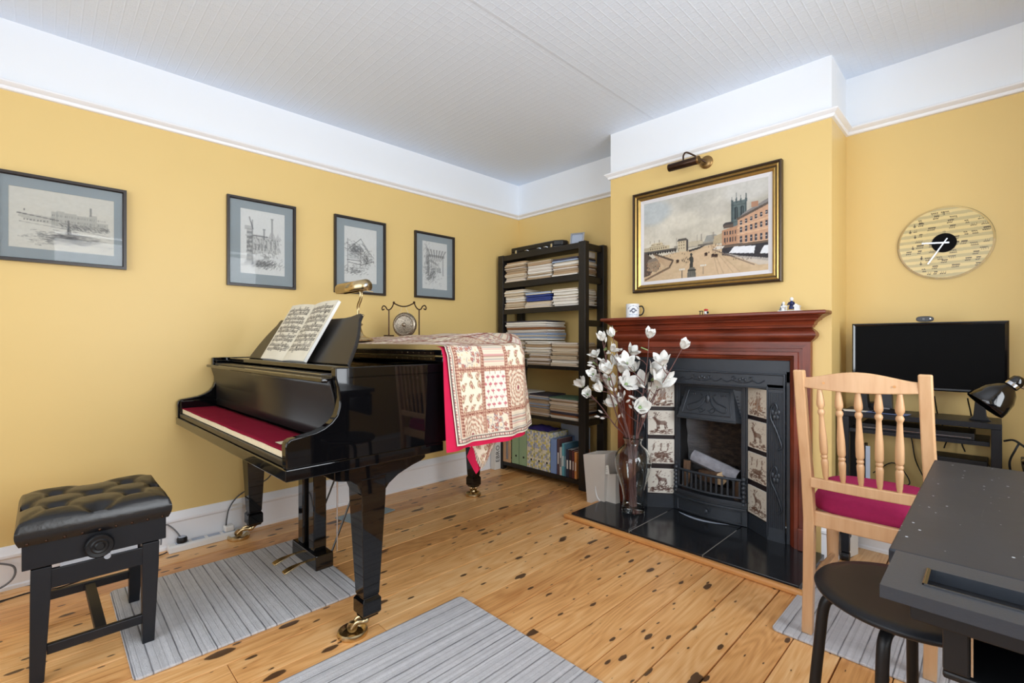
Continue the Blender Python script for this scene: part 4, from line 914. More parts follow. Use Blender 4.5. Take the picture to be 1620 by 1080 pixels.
# buttoned cushion
bt = [(u, v) for v in (.2, .5, .8) for u in (.25, .5, .75)]; bt = [(.28, .22), (.72, .22), (.5, .5), (.28, .78), (.72, .78), (.06, .5), (.94, .5), (.5, .0), (.5, 1.)]
def cush(a, b):
    # a,b 0..1 over wrap including sides
    def wrap(t, lo, hi, s_=.17):
        if t < s_: return lo, t/s_
        if t > 1-s_: return hi, (1-t)/s_
        return lo+(hi-lo)*(t-s_)/(1-2*s_), 1
    x, ha = wrap(a, sx0-.006, sx1+.006); y, hb = wrap(b, sy0-.006, sy1+.006); h_ = min(ha, hb)
    u = (x-sx0)/(sx1-sx0); v = (y-sy0)/(sy1-sy0); ed = min(u+.03, 1.03-u, v+.03, 1.03-v)
    z = .425+.072*h_ + .022*min(1, max(0, ed)/.14)**.6*(h_ >= 1)
    if h_ >= 1:
        for bu, bv in bt: d2 = ((u-bu)*1.0)**2+((v-bv)*1.0)**2; z -= .024*math.exp(-d2/.0035)+.009*math.exp(-d2/.025)
        for (p, q) in (((.28, .22), (.5, .5)), ((.72, .22), (.5, .5)), ((.28, .78), (.5, .5)), ((.72, .78), (.5, .5)), ((.28, .22), (.0, .0)), ((.72, .22), (1, 0)), ((.28, .78), (0, 1)), ((.72, .78), (1, 1)), ((.28, .22), (.5, -.02)), ((.72, .22), (.5, -.02)), ((.28, .78), (.5, 1.02)), ((.72, .78), (.5, 1.02)), ((.28, .22), (-.02, .5)), ((.28, .78), (-.02, .5)), ((.72, .22), (1.02, .5)), ((.72, .78), (1.02, .5))):
            dx, dy = q[0]-p[0], q[1]-p[1]; t = max(0, min(1, ((u-p[0])*dx+(v-p[1])*dy)/(dx*dx+dy*dy))); d = math.hypot(u-p[0]-t*dx, v-p[1]-t*dy); z -= .007*math.exp(-(d/.035)**2)
    bul = .010*math.sin(PI*min(1, max(0, h_)))
    if ha < 1: x += (-bul if a < .5 else bul)
    if hb < 1: y += (-bul if b < .5 else bul)
    return (x, y, z)
cu_ = G().grid(cush, 80, 80).build('cushion', 'leather', st, smooth=80)
for bu, bv in bt[:5]: G().ball((sx0+(sx1-sx0)*bu, sy0+(sy1-sy0)*bv, .482), .009, (1, 1, .5), 12, 6).build('button', 'leather', cu_, smooth=60)
for i in range(9): G().ball((sx1+.0105, sy0+.012+i*(sy1-sy0-.024)/8, .432), .0045, (.6, 1, 1), 8, 5).build('stud', 'bronze', cu_, smooth=60)

# ============================================================ RUGS
def rug(x0_, x1_, y0_, y1_, m, label, rz=0.):
    cx, cy = (x0_+x1_)/2, (y0_+y1_)/2
    g = G(); r_ = .02; pl = []
    for (px, py, a0) in ((x1_-r_, y1_-r_, 0), (x0_+r_, y1_-r_, 90), (x0_+r_, y0_+r_, 180), (x1_-r_, y0_+r_, 270)):
        for k_ in range(5): a = math.radians(a0+22.5*k_); pl.append((px+r_*math.cos(a)-cx, py+r_*math.sin(a)-cy))
    g.prism(pl, 2, .0, .009); o = g.build('rug', m, local=True, bevel=.003)
    o.location = (cx, cy, .0005); o.rotation_euler = (0, 0, rz); return tag(o, label, 'rug', 'grey striped rugs')
rug(.352, 1.085, .20, .965, 'rug_x', 'grey striped rug under the piano pedals')
rug(1.405, 2.20, -.35, 1.222, 'rug_y', 'pale grey striped rug in front of the piano leg, open floor')
rug(2.372, 3.20, 1.89, 2.62, 'rug_y', 'grey striped rug beneath the pine chair')
o = G().prism([(.195, 1.237), (.372, 1.277), (.324, 1.563), (.168, 1.519)], 2, .0006, .006).build('floor_plate', 'slate_blue', bevel=.001)
tag(o, 'blue grey square plate lying on the boards behind the piano pedals', 'plate')
# ============================================================ BOOKSHELF
bs = thing('bookshelf', (.49, 2.83, 0), 'tall black-brown open bookshelf in the alcove', 'bookshelf')
BX0, BX1, BY0, BY1 = .042, .936, 2.70, 2.965
for x_ in (BX0, BX1-.06):
    for y_ in (BY0, BY1-.045): G().box(x_, x_+.06, y_, y_+.045, 0, 1.757).build('post', 'shelf', bs, bevel=.0025)
for z_ in (.048, .47, .855, 1.18, 1.49, 1.725, .67):
    for x_ in (BX0+.015, BX1-.045): G().box(x_, x_+.03, BY0+.045, BY1-.045, z_-.022, z_+.022).build('side_rail', 'shelf', bs, bevel=.0015)
for z_, th in ((.067, .032), (.480, .024), (.868, .026), (1.309, .038), (1.530, .045), (1.752, .042)):
    G().box(BX0+.06, BX1-.06, BY0+.008, BY1-.004, z_-.016, z_).build('shelf_board', 'shelf', bs, bevel=.0015)
    G().box(BX0+.06, BX1-.06, BY0+.004, BY0+.022, z_-th, z_-.0001).build('shelf_edge', 'shelf', bs, bevel=.0015)
# magazines, one object each
mags = []; cols = [((240, 228, 208), (200, 182, 156)), ((230, 214, 186), (176, 156, 128)), ((250, 247, 240), (222, 216, 204)), ((206, 176, 138), (150, 120, 90)), ((236, 226, 216), (192, 180, 168)), ((206, 182, 150), (146, 122, 96))]
for i, (a, b) in enumerate(cols): M['mag%d' % i] = paper_m(i, a, b)
M['magblue'] = mat('blue_folder', (44, 66, 140), .5); M['maglb'] = mat('pale_blue_cover', (160, 178, 206), .6); M['maggreen'] = mat('green_cover', (92, 128, 108), .6); M['magbrown'] = mat('brown_folder', (140, 92, 56), .7); M['magdark'] = mat('dark_cover', (60, 58, 74), .6)
def magmesh(kind, seed):
    r_ = random.Random(seed); g = G(); n = 8; w2 = .5; sag = r_.uniform(-.08, .18); vs = []
    for i in range(n+1):
        t = i/n; z = sag*4*(t-.5)**2; th = 1.0 if t < .93 else .82
        for y, zz in ((0+r_.uniform(-.004, .004), z+.04), (0, z+th), (1, z+th), (1, z+.04)): vs.append((t-.5, y, zz))
    g.add(vs, [(4*i+j, 4*i+4+j, 4*i+4+(j+1) % 4, 4*i+(j+1) % 4) for i in range(n) for j in range(4)]+[(0, 1, 2, 3), tuple(4*n+j for j in (3, 2, 1, 0))])
    me = g.build('booklet', kind, local=True); m_ = me.data; bpy.data.objects.remove(me); return m_
kinds = {k: [magmesh(k, 7*i+j) for j in range(2)] for i, k in enumerate(['mag0', 'mag1', 'mag2', 'mag3', 'mag4', 'mag5', 'magblue', 'maglb', 'maggreen', 'magbrown', 'magdark'])}
def stack(x0_, x1_, z0_, z1_, n, label, group, pal=None, seed=0, yf=2.715, tops=()):
    r_ = random.Random(seed); z = z0_; ths = [r_.uniform(.6, 1.5) for _ in range(n)]; s_ = (z1_-z0_-.003)/sum(ths)
    for i in range(n):
        th = ths[i]*s_; k = r_.choice(pal or ['mag0', 'mag1', 'mag2', 'mag0', 'mag3', 'mag4', 'mag5', 'mag2'])
        for (ii, kk) in tops:
            if ii == i or ii == i-n: k = kk
        o = bpy.data.objects.new('booklet', r_.choice(kinds[k])); C.objects.link(o)
        wd = (x1_-x0_)*r_.uniform(.93, .995); o.scale = (wd, r_.uniform(.20, .232), th*.985)
        o.scale[2] *= .93; o.location = ((x0_+x1_)/2+r_.uniform(-1, 1)*(x1_-x0_-wd)*.5, yf+r_.uniform(-.012, .012), z+.0004); z += th
        lb = label
        if n > 4: lb = ('topmost ' if i == n-1 else 'lowest ' if i == 0 else 'inner ')+label
        tag(o, lb, 'booklet', group)
T_ = 'music booklet of the %s stack on the %s shelf'
def stk(pos, row, *a, **k): stack(*a, label=T_ % (pos, row), group='booklets in the %s stack of the %s shelf' % (pos, row), **k)
r1, r2, r3, r4 = 'highest', 'second highest', 'third highest', 'fourth highest'
stk('left', r1, .112, .345, 1.531, 1.695, 13, seed=1)
stk('middle', r1, .360, .605, 1.531, 1.672, 12, seed=2)
stk('right', r1, .622, .868, 1.531, 1.664, 11, seed=3, tops=((-1, 'magdark'), (-2, 'maglb')))
stk('left', r2, .110, .335, 1.310, 1.468, 14, seed=4)
stack(.343, .612, 1.310, 1.362, 4, 'cream booklet under the blue folders on the second highest shelf', 'booklets in the middle stack of the second highest shelf', seed=5)
stack(.343, .612, 1.362, 1.412, 3, 'bright blue folder lying on cream booklets of the second highest shelf', 'blue folders', pal=['magblue'], seed=6)
stack(.343, .612, 1.412, 1.432, 2, 'pale booklet on top of the blue folders', 'pale booklets on the blue folders', pal=['mag2', 'maglb'], seed=66)
stk('right', r2, .624, .868, 1.310, 1.438, 11, seed=7, pal=['mag2', 'mag4', 'mag0', 'mag2'])
stk('left', r3, .110, .325, .869, 1.060, 15, seed=8)
stack(.112, .575, 1.062, 1.215, 11, 'wide album of the broad pile lying across two stacks of booklets', 'wide albums on the third highest shelf', seed=9, pal=['mag2', 'maglb', 'mag4', 'mag2', 'mag2', 'mag0'], tops=((-1, 'magdark'), (-5, 'magbrown'), (-8, 'maglb')))
stk('middle', r3, .340, .598, .869, 1.058, 16, seed=10)
stk('right', r3, .610, .868, .869, 1.045, 15, seed=11)
stk('left', r4, .112, .370, .481, .655, 13, seed=12)
stk('middle', r4, .378, .585, .481, .648, 13, seed=13, pal=['mag2', 'mag4', 'maglb', 'mag5'], tops=((-1, 'magdark'),))
stk('right', r4, .598, .868, .481, .640, 13, seed=14, tops=((-1, 'maggreen'), (2, 'magbrown'), (3, 'magdark')))
o = G().box(.872-.03, .872-.012, 2.75, 2.93, 1.668, 1.707).build('white_folder', 'paper', bevel=.001); bpy.data.objects.remove(o)
# bottom row: box files and books
def mag_file(x0_, x1_, h_, m, label, cat='magazine file', hole=True, y0=2.712, y1=2.93, z=.068):
    t = thing('magazine_file', ((x0_+x1_)/2, (y0+y1)/2, z), label, cat)
    G().box(x0_+.0028, x1_-.0028, y0, y1, z, z+h_).build('body', m, t, bevel=.001)
    if hole: G().lathe([(.001, 0), (.0085, 0), (.0085, .0006), (.001, .0006)], 16, axis_T(((x0_+x1_)/2+.01, y0-.0002, z+.065), ((x0_+x1_)/2+.01, y0-1, z+.065))).build('finger_hole', 'soot', t)
    return t
M['green'] = mat('sage_green_card', (158, 186, 146), .6)
mag_file(.190, .272, .285, 'green', 'plain sage green magazine file, left of the pair')
mag_file(.274, .357, .285, 'green', 'plain sage green magazine file beside the patterned ones')
def patch_mat():
    k = NT('checked_card'); P_ = k.pos((1, 1, 1)); sn = k.n('ShaderNodeVectorMath'); sn.operation = 'SNAP'; sn.inputs[1].default_value = (.0145, .0145, .0145); k.l(P_, sn.inputs[0])
    wn = k.n('ShaderNodeTexWhiteNoise'); wn.noise_dimensions = '3D'; k.l(sn.outputs[0], wn.inputs[0])
    c = k.ramp(wn.outputs[0], [(0., lin((236, 228, 196))), (.25, lin((226, 214, 122))), (.42, lin((190, 196, 214))), (.58, lin((186, 184, 142))), (.7, lin((240, 234, 214))), (.88, lin((168, 178, 208)))])
    c.node.color_ramp.interpolation = 'CONSTANT'; k.col(c); k.b.inputs['Roughness'].default_value = .5; return k.m
M['checked'] = patch_mat()
for i, lab in enumerate(('first checked yellow and lilac magazine file beside the green ones', 'middle one of three checked yellow and lilac magazine files', 'checked yellow and lilac magazine file beside the blue file')):
    mag_file(.359+.081*i, .439+.081*i, .292, 'checked', lab)
M['bluefile'] = mat('blue_card', (130, 158, 208), .5); mag_file(.604, .664, .255, 'bluefile', 'light blue file between checked files and books', hole=False)
bk_ = [(.668, .690, .262, (92, 66, 70), 'tall maroon-topped book beside the light blue file'), (.692, .712, .205, (206, 204, 200), 'white-spined book with small print'), (.714, .736, .235, (96, 170, 186), 'turquoise-spined book between white and teal books'), (.738, .752, .235, (70, 110, 130), 'teal narrow book behind the navy one'), (.754, .778, .198, (40, 44, 66), 'navy book with pale lettering'), (.780, .806, .200, (60, 34, 34), 'dark brown book beside the navy one'), (.808, .828, .196, (96, 44, 46), 'dark red book in the bottom row'), (.830, .850, .190, (222, 150, 84), 'orange-spined book at the right end of the bottom row')]
for i, (a, b, h_, c_, lab) in enumerate(bk_):
    M['bk%d' % i] = mat('cover_%d' % i, c_, .5); t = thing('book', ((a+b)/2, 2.80, .068), lab, 'book', 'books on the bottom shelf')
    g = G().box(a+.0005, a+.0025, 2.715, 2.87, .068, .068+h_); g.box(b-.0025, b-.0005, 2.715, 2.87, .068, .068+h_); g.box(a+.0005, b-.0005, 2.713, 2.716, .068, .068+h_); g.build('cover', 'bk%d' % i, t, bevel=.0008, seg=1)
    G().box(a+.0028, b-.0028, 2.7165, 2.866, .070, .065+h_).build('pages', 'paper', t)
    G().box(a+.006, b-.006, 2.7122, 2.7132, .068+h_*.3, .068+h_*.62).build('spine_print', 'paper' if i != 1 else 'magdark', t)
M['purple'] = mat('purple_cloth', (70, 54, 130), .8); M['greyboard'] = mat('grey_board', (176, 186, 204), .6)
o = G().grid(lambda a, b: (.30+.26*a, 2.73+.18*b, .3615+.028*math.sin(a*PI)*math.sin(b*PI)+.006*math.sin(a*9+b*7)**2), 24, 14).build('folded_cloth', 'purple', smooth=70); tag(o, 'crumpled purple cloth lying on top of the magazine files', 'cloth')
G_ = G().box(.52, .80, 2.938, 2.946, .068, .40); tag(G_.build('board', 'greyboard', bevel=.001), 'pale grey board standing behind the files and books', 'board')
# wooden frame beside the files, boxed set in front of the post
fr = thing('wooden_frame', (.145, 2.80, .068), 'pale wooden picture frame standing beside the green files', 'frame')
g = G().frame((.105, 2.712, .068), (1, 0, 0), (0, 0, 1), (0, -1, 0), .08, .30, [(0, 0), (0, .014), (.022, .014), (.022, 0)]); g.box(.105, .185, 2.712, 2.90, .068, .07); g.build('moulding', 'beech', fr, bevel=.001)
G().box(.127, .163, 2.713, 2.716, .09, .346).build('inset_panel', 'greyboard', fr)
bxx = thing('slip_case', (.05, 2.66, .0), 'white boxed score with black capitals on its side in front of the shelf post', 'box')
G().box(.026, .078, 2.632, 2.696, .001, .235).build('case', 'paper', bxx, bevel=.0015)
text_mesh('lettering', 'EBRO', .056, Matrix(((0, 0, 1, .0785), (0, -1, 0, 2.664), (1, 0, 0, .130), (0, 0, 0, 1))), 'black', bxx)
# instrument case and small frame on top
ic = thing('instrument_case', (.38, 2.83, 1.7525), 'long black instrument case with metal catches on top of the bookshelf', 'case', rz=0)
pl = [(.135, 2.76), (.60, 2.76), (.655, 2.79), (.67, 2.83), (.655, 2.87), (.60, 2.90), (.135, 2.90)]
G().prism(pl, 2, 1.7525, 1.778).build('case_base', 'leather', ic, bevel=.004); G().prism(pl, 2, 1.7785, 1.818).build('case_lid', 'leather', ic, bevel=.008, seg=3)
for x_ in (.19, .57): G().box(x_, x_+.018, 2.752, 2.761, 1.766, 1.792).build('catch', 'chrome', ic, bevel=.001)
for x_ in (.30, .43, .50): G().tube([(x_, 2.757, 1.772), (x_+.004, 2.748, 1.776), (x_+.032, 2.748, 1.776), (x_+.036, 2.757, 1.772)], .003, 6).build('buckle', 'chrome', ic, smooth=60)
pf = thing('photo_frame', (.745, 2.85, 1.7525), 'small silver photo frame standing on top of the bookshelf', 'photo frame')
T = Matrix.Translation((.745, 2.85, 1.754)) @ Matrix.Rotation(math.radians(18), 4, 'Z') @ Matrix.Rotation(math.radians(-14), 4, 'X')
g = G().frame((-.055, 0, 0), (1, 0, 0), (0, 0, 1), (0, -1, 0), .11, .115, [(0, 0), (0, .008), (.012, .010), (.014, 0)]); g.box(-.053, .053, 0, .003, .002, .113); g.v = [tuple(T @ Vector(v)) for v in g.v]; g.build('moulding', 'chrome', pf)
g = G().box(-.043, .043, -.003, -.001, .014, .101); g.v = [tuple(T @ Vector(v)) for v in g.v]; g.build('photo', 'greyboard', pf)
g = G().tube([T @ Vector((0, .004, .07)), (.76, 2.90, 1.756)], .003, 6).build('strut', 'chrome', pf)
# white booklet rack upright at right of the top row
o = G().box(.846, .862, 2.74, 2.92, 1.6645, 1.706).build('white_booklet', 'paper', bevel=.001); tag(o, 'white card standing on the right stack of the highest shelf', 'card')

# paper bag, small white bag with handle and tag, wall plug
wb = thing('card_bin', (1.05, 2.60, 0), 'tall pale grey card bin beside the bookshelf', 'bin')
def bin_pt(a, z):
    k = (z/.30); return a[0]*(.78+.22*k), a[1]*(.78+.22*k)
g = G(); vs = []; C4 = [(-.085, -.075), (.085, -.075), (.085, .075), (-.085, .075)]
for z in (.001, .34):
    for (a, b) in C4: k = .78+.22*z/.34; vs.append((1.135+a*k, 2.60+b*k, z-(.03 if z > .1 and a < 0 else 0)))
g.add(vs, [(0, 3, 2, 1)]+[(j, (j+1) % 4, 4+(j+1) % 4, 4+j) for j in range(4)]); M['card'] = mat('pale_grey_card', (214, 208, 200), .7, nz=.03); bo = g.build('body', 'card', wb); so = bo.modifiers.new('s', 'SOLIDIFY'); so.thickness = .003
sb = thing('paper_carrier', (1.215, 2.585, 0), 'small white paper carrier with rope handle and tag by the hearth', 'bag')
g = G(); g.add([(1.185, 2.56, .001), (1.275, 2.56, .001), (1.285, 2.60, .001), (1.19, 2.60, .001), (1.18, 2.565, .20), (1.27, 2.565, .215), (1.272, 2.595, .215), (1.183, 2.595, .20)], [(0, 3, 2, 1), (4, 5, 6, 7)]+[(j, (j+1) % 4, 4+(j+1) % 4, 4+j) for j in range(4)]); g.build('body', 'card', sb, bevel=.003)
G().tube(crv([(1.183, 2.555, .19), (1.150, 2.545, .155), (1.138, 2.54, .10), (1.15, 2.54, .05), (1.185, 2.548, .02)]), .006, 8).build('handle', 'wplastic', sb, smooth=60)
g = G().box(-.04, .04, -.001, .001, -.028, .028); T = Matrix.Translation((1.195, 2.540, .235)) @ Matrix.Rotation(.2, 4, 'Z') @ Matrix.Rotation(-.15, 4, 'Y'); g.v = [tuple(T @ Vector(v)) for v in g.v]; tg = g.build('tag', 'paper', sb)
for q in (-.012, 0, .012): g = G().box(-.03, .028, -.0016, -.0011, q-.001, q+.001); g.v = [tuple(T @ Vector(v)) for v in g.v]; g.build('tag_print', 'grey', tg)
so_ = thing('wall_socket', (1.155, 2.86, .34), 'white socket with plug on the side of the chimney breast', 'socket')
G().box(1.150, 1.160, 2.80, 2.90, .30, .39).build('plate', 'wplastic', so_, bevel=.002); G().box(1.118, 1.150, 2.825, 2.875, .325, .372).build('plug', 'wplastic', so_, bevel=.004)

# ============================================================ VASE WITH MAGNOLIA
VX, VY, VZ = 1.418, 2.527, .0325
prof_o = [(.001, 0), (.060, 0), (.067, .004), (.068, .02), (.060, .05), (.058, .085), (.068, .14), (.088, .20), (.104, .26), (.110, .30), (.104, .335), (.088, .365), (.064, .388), (.050, .400), (.048, .415), (.054, .428), (.060, .436), (.061, .442), (.057, .445)]
prof_i = [(.053, .443), (.051, .434), (.044, .418), (.044, .403), (.060, .383), (.084, .360), (.099, .333), (.105, .30), (.102, .26), (.084, .20), (.064, .14), (.054, .085), (.056, .05), (.056, .03), (.001, .022)]
vs_ = G().lathe(prof_o+prof_i, 40, Matrix.Translation((VX, VY, VZ)), caps=False).build('vase', 'glass', smooth=60, origin=(VX, VY, VZ))
tag(vs_, 'tall clear glass shouldered vase standing on the slate hearth', 'vase')
FL = [(1.336, 2.329, 1.057), (1.334, 2.44, 1.082), (1.351, 2.394, 0.995), (1.254, 2.382, 0.957), (1.395, 2.533, 0.978), (1.549, 2.481, 1.072), (1.736, 2.509, 1.013), (1.24, 2.454, 0.884), (1.354, 2.355, 0.862), (1.3, 2.291, 0.855), (1.137, 2.408, 0.767), (1.24, 2.317, 0.73), (1.245, 2.459, 0.803), (1.296, 2.377, 0.754), (1.312, 2.454, 0.776), (1.447, 2.41, 0.915), (1.358, 2.498, 0.861), (1.294, 2.52, 0.906), (1.389, 2.488, 0.789), (1.407, 2.56, 0.87), (1.33, 2.484, 0.663), (1.51, 2.442, 0.669), (1.47, 2.56, 0.783), (1.53, 2.56, 0.856), (1.625, 2.503, 0.918), (1.589, 2.509, 0.791), (1.60, 2.555, 0.80), (1.617, 2.54, 0.83), (1.244, 2.414, 0.806), (1.315, 2.546, 0.677)]
FS = [.9, .9, .8, .8, 1, .9, .9, .9, 1.1, .8, 1.1, 1., .9, 1., 1.3, 1.1, 1.2, 1, 1.3, 1, 1.2, 1.35, 1.4, 1.3, 1.2, 1.5, 1.1, 1., .8, 1.0]
def flower_g(c, dirv, s_, rnd, g):
    T = axis_T(c, Vector(c)+Vector(dirv)); T = T @ Matrix.Rotation(rnd.uniform(0, 6), 4, 'Z'); op = rnd.uniform(.22, .75)
    s_ = s_*1.32
    for ring, (npet, o_, L_) in enumerate(((3, op*.5, .046), (5, op, .050))):
        for i in range(npet):
            a0 = 2*PI*i/npet+ring*.5; Ls = L_*s_*rnd.uniform(.85, 1.1)
            def pt(a, b, a0=a0, o_=o_, Ls=Ls):
                u = (a-.5); t = b; w_ = .0165*s_*math.sin(PI*min(.985, .10+t*.885))**.8; rad = .004*s_+Ls*(t**1.0)*math.sin(o_*(.45+.75*t)); z = Ls*t*math.cos(o_*(.45+.75*t)*.9)
                lx_ = rad-.010*s_*(4*u*u)*math.sin(PI*t)*-1*.6; ly_ = u*2*w_
                return T @ Vector((lx_*math.cos(a0)-ly_*math.sin(a0), lx_*math.sin(a0)+ly_*math.cos(a0), z))
            g.grid(pt, 4, 5, 0)
    g.lathe([(.002*s_, -.004), (.006*s_, .002), (.005*s_, .010*s_), (.001, .012*s_)], 8, T, 1)
groups = [[0, 2, 9], [1, 17, 4], [3, 7, 28, 12], [10, 11], [5, 15, 19], [6, 24], [8, 13, 14], [16, 18, 20], [23, 22, 29], [25, 26, 27, 21]]
br_lab = ['branch reaching to the tallest blossoms at the left', 'upright branch at the back left', 'branch leaning far left with many small blossoms', 'lowest branch, spreading out before the bookshelf', 'upright forked branch with one high blossom', 'branch arching right to a lone bud over the mantel', 'branch with open blossoms left of centre', 'short central branch with a low open blossom', 'rear branch behind the large blossoms', 'branch with the dense cluster of large blossoms at the right']
for gi, ids in enumerate(groups):
    rnd = random.Random(gi+40); ang = 2*PI*gi/10+.6; base = Vector((VX+.018*math.cos(ang+PI), VY+.018*math.sin(ang+PI), VZ+.03)); neck = Vector((VX+.026*math.cos(ang), VY+.026*math.sin(ang), VZ+.425))
    # neck exit leans to the target
    tgt = Vector(FL[ids[0]]); dxy = Vector((tgt.x-VX, tgt.y-VY, 0)); dxy = dxy.normalized() if dxy.length > .01 else Vector((1, 0, 0)); neck = Vector((VX, VY, VZ+.425))+dxy*.030+Vector((rnd.uniform(-.008, .008), rnd.uniform(-.008, .008), 0))
    br = thing('magnolia_branch', base, 'white magnolia, '+br_lab[gi], 'branch', 'magnolia branches in the glass vase'); br['label'] = 'magnolia '+br_lab[gi]
    mid = neck.lerp(tgt, .5)+Vector((rnd.uniform(-.02, .02), rnd.uniform(-.015, .01), rnd.uniform(0, .04)))
    pts = crv([base, base.lerp(neck, .55)+Vector((rnd.uniform(-.008, .008), rnd.uniform(-.008, .008), 0)), neck, neck.lerp(mid, .5)+Vector((rnd.uniform(-.012, .012), 0, rnd.uniform(-.01, .01))), mid, mid.lerp(tgt, .55)+Vector((rnd.uniform(-.015, .015), rnd.uniform(-.01, .01), rnd.uniform(-.01, .01))), tgt], 5)
    n = len(pts); g = G().tube(pts, [.0060-.0040*i/n for i in range(n)], 7)
    ends = [(0, (pts[-1]-pts[-3]).normalized())]
    for j, fi in enumerate(ids[1:]):
        q = Vector(FL[fi]); c_ = [p for p in pts[11:] if p.z < q.z-.02] or pts[11:14]; s0 = min(c_, key=lambda p: (p-q).length+abs(p.z-(q.z-.12))*.6)
        tw = crv([s0, s0.lerp(q, .5)+Vector((rnd.uniform(-.02, .02), rnd.uniform(-.01, .01), rnd.uniform(-.012, .012))), q], 5); m_ = len(tw); g.tube(tw, [.0030-.0014*i/m_ for i in range(m_)], 6); ends.append((j+1, (tw[-1]-tw[-3]).normalized()))
    for _ in range(5):
        k_ = rnd.randrange(15, n-2); p = pts[k_]; q = p+Vector((rnd.uniform(-.06, .06), rnd.uniform(-.04, .02), rnd.uniform(.0, .06))); g.tube([p, p.lerp(q, .5)+Vector((0, 0, .008)), q], [.0024, .0019, .0014], 5); G().lathe([(.002, -.002), (.0065, .006), (.0075, .014), (.005, .024), (.0005, .032)], 8, axis_T(q, q+(q-p))).build('bud', 'petal', br, smooth=60)
    g.build('stem', 'bark', br, smooth=60)
    for j, dv in ends:
        fi = ids[j]; dv = (dv*.7+Vector((.35, -.45, .35))*rnd.uniform(.2, 1.)+Vector((rnd.uniform(-.4, .4), rnd.uniform(-.3, .3), rnd.uniform(-.2, .3)))).normalized()
        gg_ = G(); flower_g(FL[fi], dv, FS[fi], rnd, gg_); gg_.build('flower', ['petal', 'leaf'], br, smooth=80)
    if gi % 2 == 0:
        p = pts[-4]; d_ = Vector((rnd.uniform(-1, 1), -.5, .4)).normalized(); T = axis_T(p, p+d_)
        G().grid(lambda a, b: T @ Vector(((a-.5)*.022*math.sin(PI*b), .006*math.sin(PI*a), .045*b)), 4, 6).build('leaf', 'leaf', br, smooth=80)

# ============================================================ MANTEL ORNAMENTS
mz = 1.1975
mg = thing('mug', (1.362, 2.615, mz), 'white mug with blue-black crest and dark handle on the mantelpiece', 'mug')
def mug_art():
    cv = Cv(90, 60, (228, 232, 238)); ink = (52, 56, 76); cx = .5
    for i in range(13):
        a = math.radians(20+140*i/12); cv.rect(cx-.13*math.cos(a)-.008, .52+.30*math.sin(a), cx-.13*math.cos(a)+.008, .58+.30*math.sin(a), ink, .6)
    cv.ell(cx, .52, .055, .17, ink, .75); cv.ell(cx, .50, .03, .07, (228, 232, 238), .9); cv.ell(cx-.07, .46, .02, .08, ink, .7); cv.ell(cx+.07, .50, .02, .05, ink, .7); cv.ell(cx, .36, .035, .08, ink, .4)
    for i in range(9): cv.rect(cx-.11+i*.025, .17+.02*abs(i-4)/4, cx-.095+i*.025, .24+.02*abs(i-4)/4, (96, 130, 170), .75)
    cv.rect(cx-.10, .11, cx+.10, .14, (120, 150, 184), .6); return cv
cv = mug_art(); R_ = .0405
def mugfn(X, Y):
    a = math.radians(-52)+(X-.5)*2*PI; return np.stack([1.362+R_*np.cos(a), 2.615+R_*np.sin(a), mz+.001+.083*Y], -1)
o = canvas_mesh('printed_body', cv, 0, 0, 0, 'tile', mg, fn=mugfn)
G().lathe([(.001, .001), (.0403, .001), (.0403, .083), (.0415, .085), (.038, .085), (.037, .008), (.001, .006)], 32, Matrix.Translation((1.362, 2.615, mz)), caps=False).build('body', 'wplastic', mg, smooth=50)
hv = Vector((.93, .2, 0)).normalized(); c0 = Vector((1.362, 2.615, mz))
G().tube(crv([c0+hv*.040+Vector((0, 0, .068)), c0+hv*.060+Vector((0, 0, .068)), c0+hv*.070+Vector((0, 0, .045)), c0+hv*.060+Vector((0, 0, .020)), c0+hv*.040+Vector((0, 0, .014))]), .0042, 8).build('handle', 'black', mg, smooth=60)
def figure_g(g, x, y, z, s_, body, lean=0, m_head=0):
    g.lathe([(.011*s_, 0), (.010*s_, .008*s_), (.007*s_, .018*s_), (.0085*s_, .027*s_), (.003*s_, .033*s_)], 10, Matrix.Translation((x, y, z)), body); g.ball((x, y, z+.039*s_), .0072*s_, (1, 1, 1.15), 10, 7, m_head)
    for q in (-1, 1): g.tube([(x+q*.008*s_, y, z+.027*s_), (x+q*.012*s_, y-.008*s_, z+.018*s_), (x+q*.004*s_, y-.016*s_, z+.018*s_)], .0025*s_, 6, body)
M['bluep'] = mat('blue_porcelain', (28, 38, 84), .2); M['redp'] = mat('red_paint', (190, 44, 44), .4)
fg = thing('ornament', (2.235, 2.60, mz), 'blue and white porcelain ornament of small figures around a piano', 'ornament')
G().box(2.190, 2.290, 2.585, 2.625, mz, mz+.004).build('base', 'wplastic', fg, bevel=.001)
g = G(); figure_g(g, 2.212, 2.603, mz+.004, .95, 0); g.build('seated_figure', ['wplastic'], fg, smooth=60)
g = G(); figure_g(g, 2.248, 2.603, mz+.010, 1.25, 1); g.build('standing_figure', ['wplastic', 'bluep'], fg, smooth=60)
g = G(); g.prism([(2.194, mz+.004), (2.208, mz+.004), (2.208, mz+.040)], 1, 2.592, 2.600); g.build('dark_lid', 'black_gloss', fg)
g = G().box(2.205, 2.232, 2.588, 2.600, mz+.022, mz+.027); g.box(2.207, 2.21, 2.59, 2.593, mz+.004, mz+.022); g.box(2.227, 2.230, 2.59, 2.593, mz+.004, mz+.022); g.build('small_table', 'wplastic', fg)
g = G().box(2.262, 2.284, 2.59, 2.61, mz+.004, mz+.022); g.prism([(2.256, mz+.022), (2.290, mz+.022), (2.268, mz+.036)], 1, 2.588, 2.612); g.build('house_shape', 'wplastic', fg)
f2 = thing('ornament', (1.815, 2.60, mz), 'tiny red, white and black ornament at the middle of the mantelpiece', 'ornament')
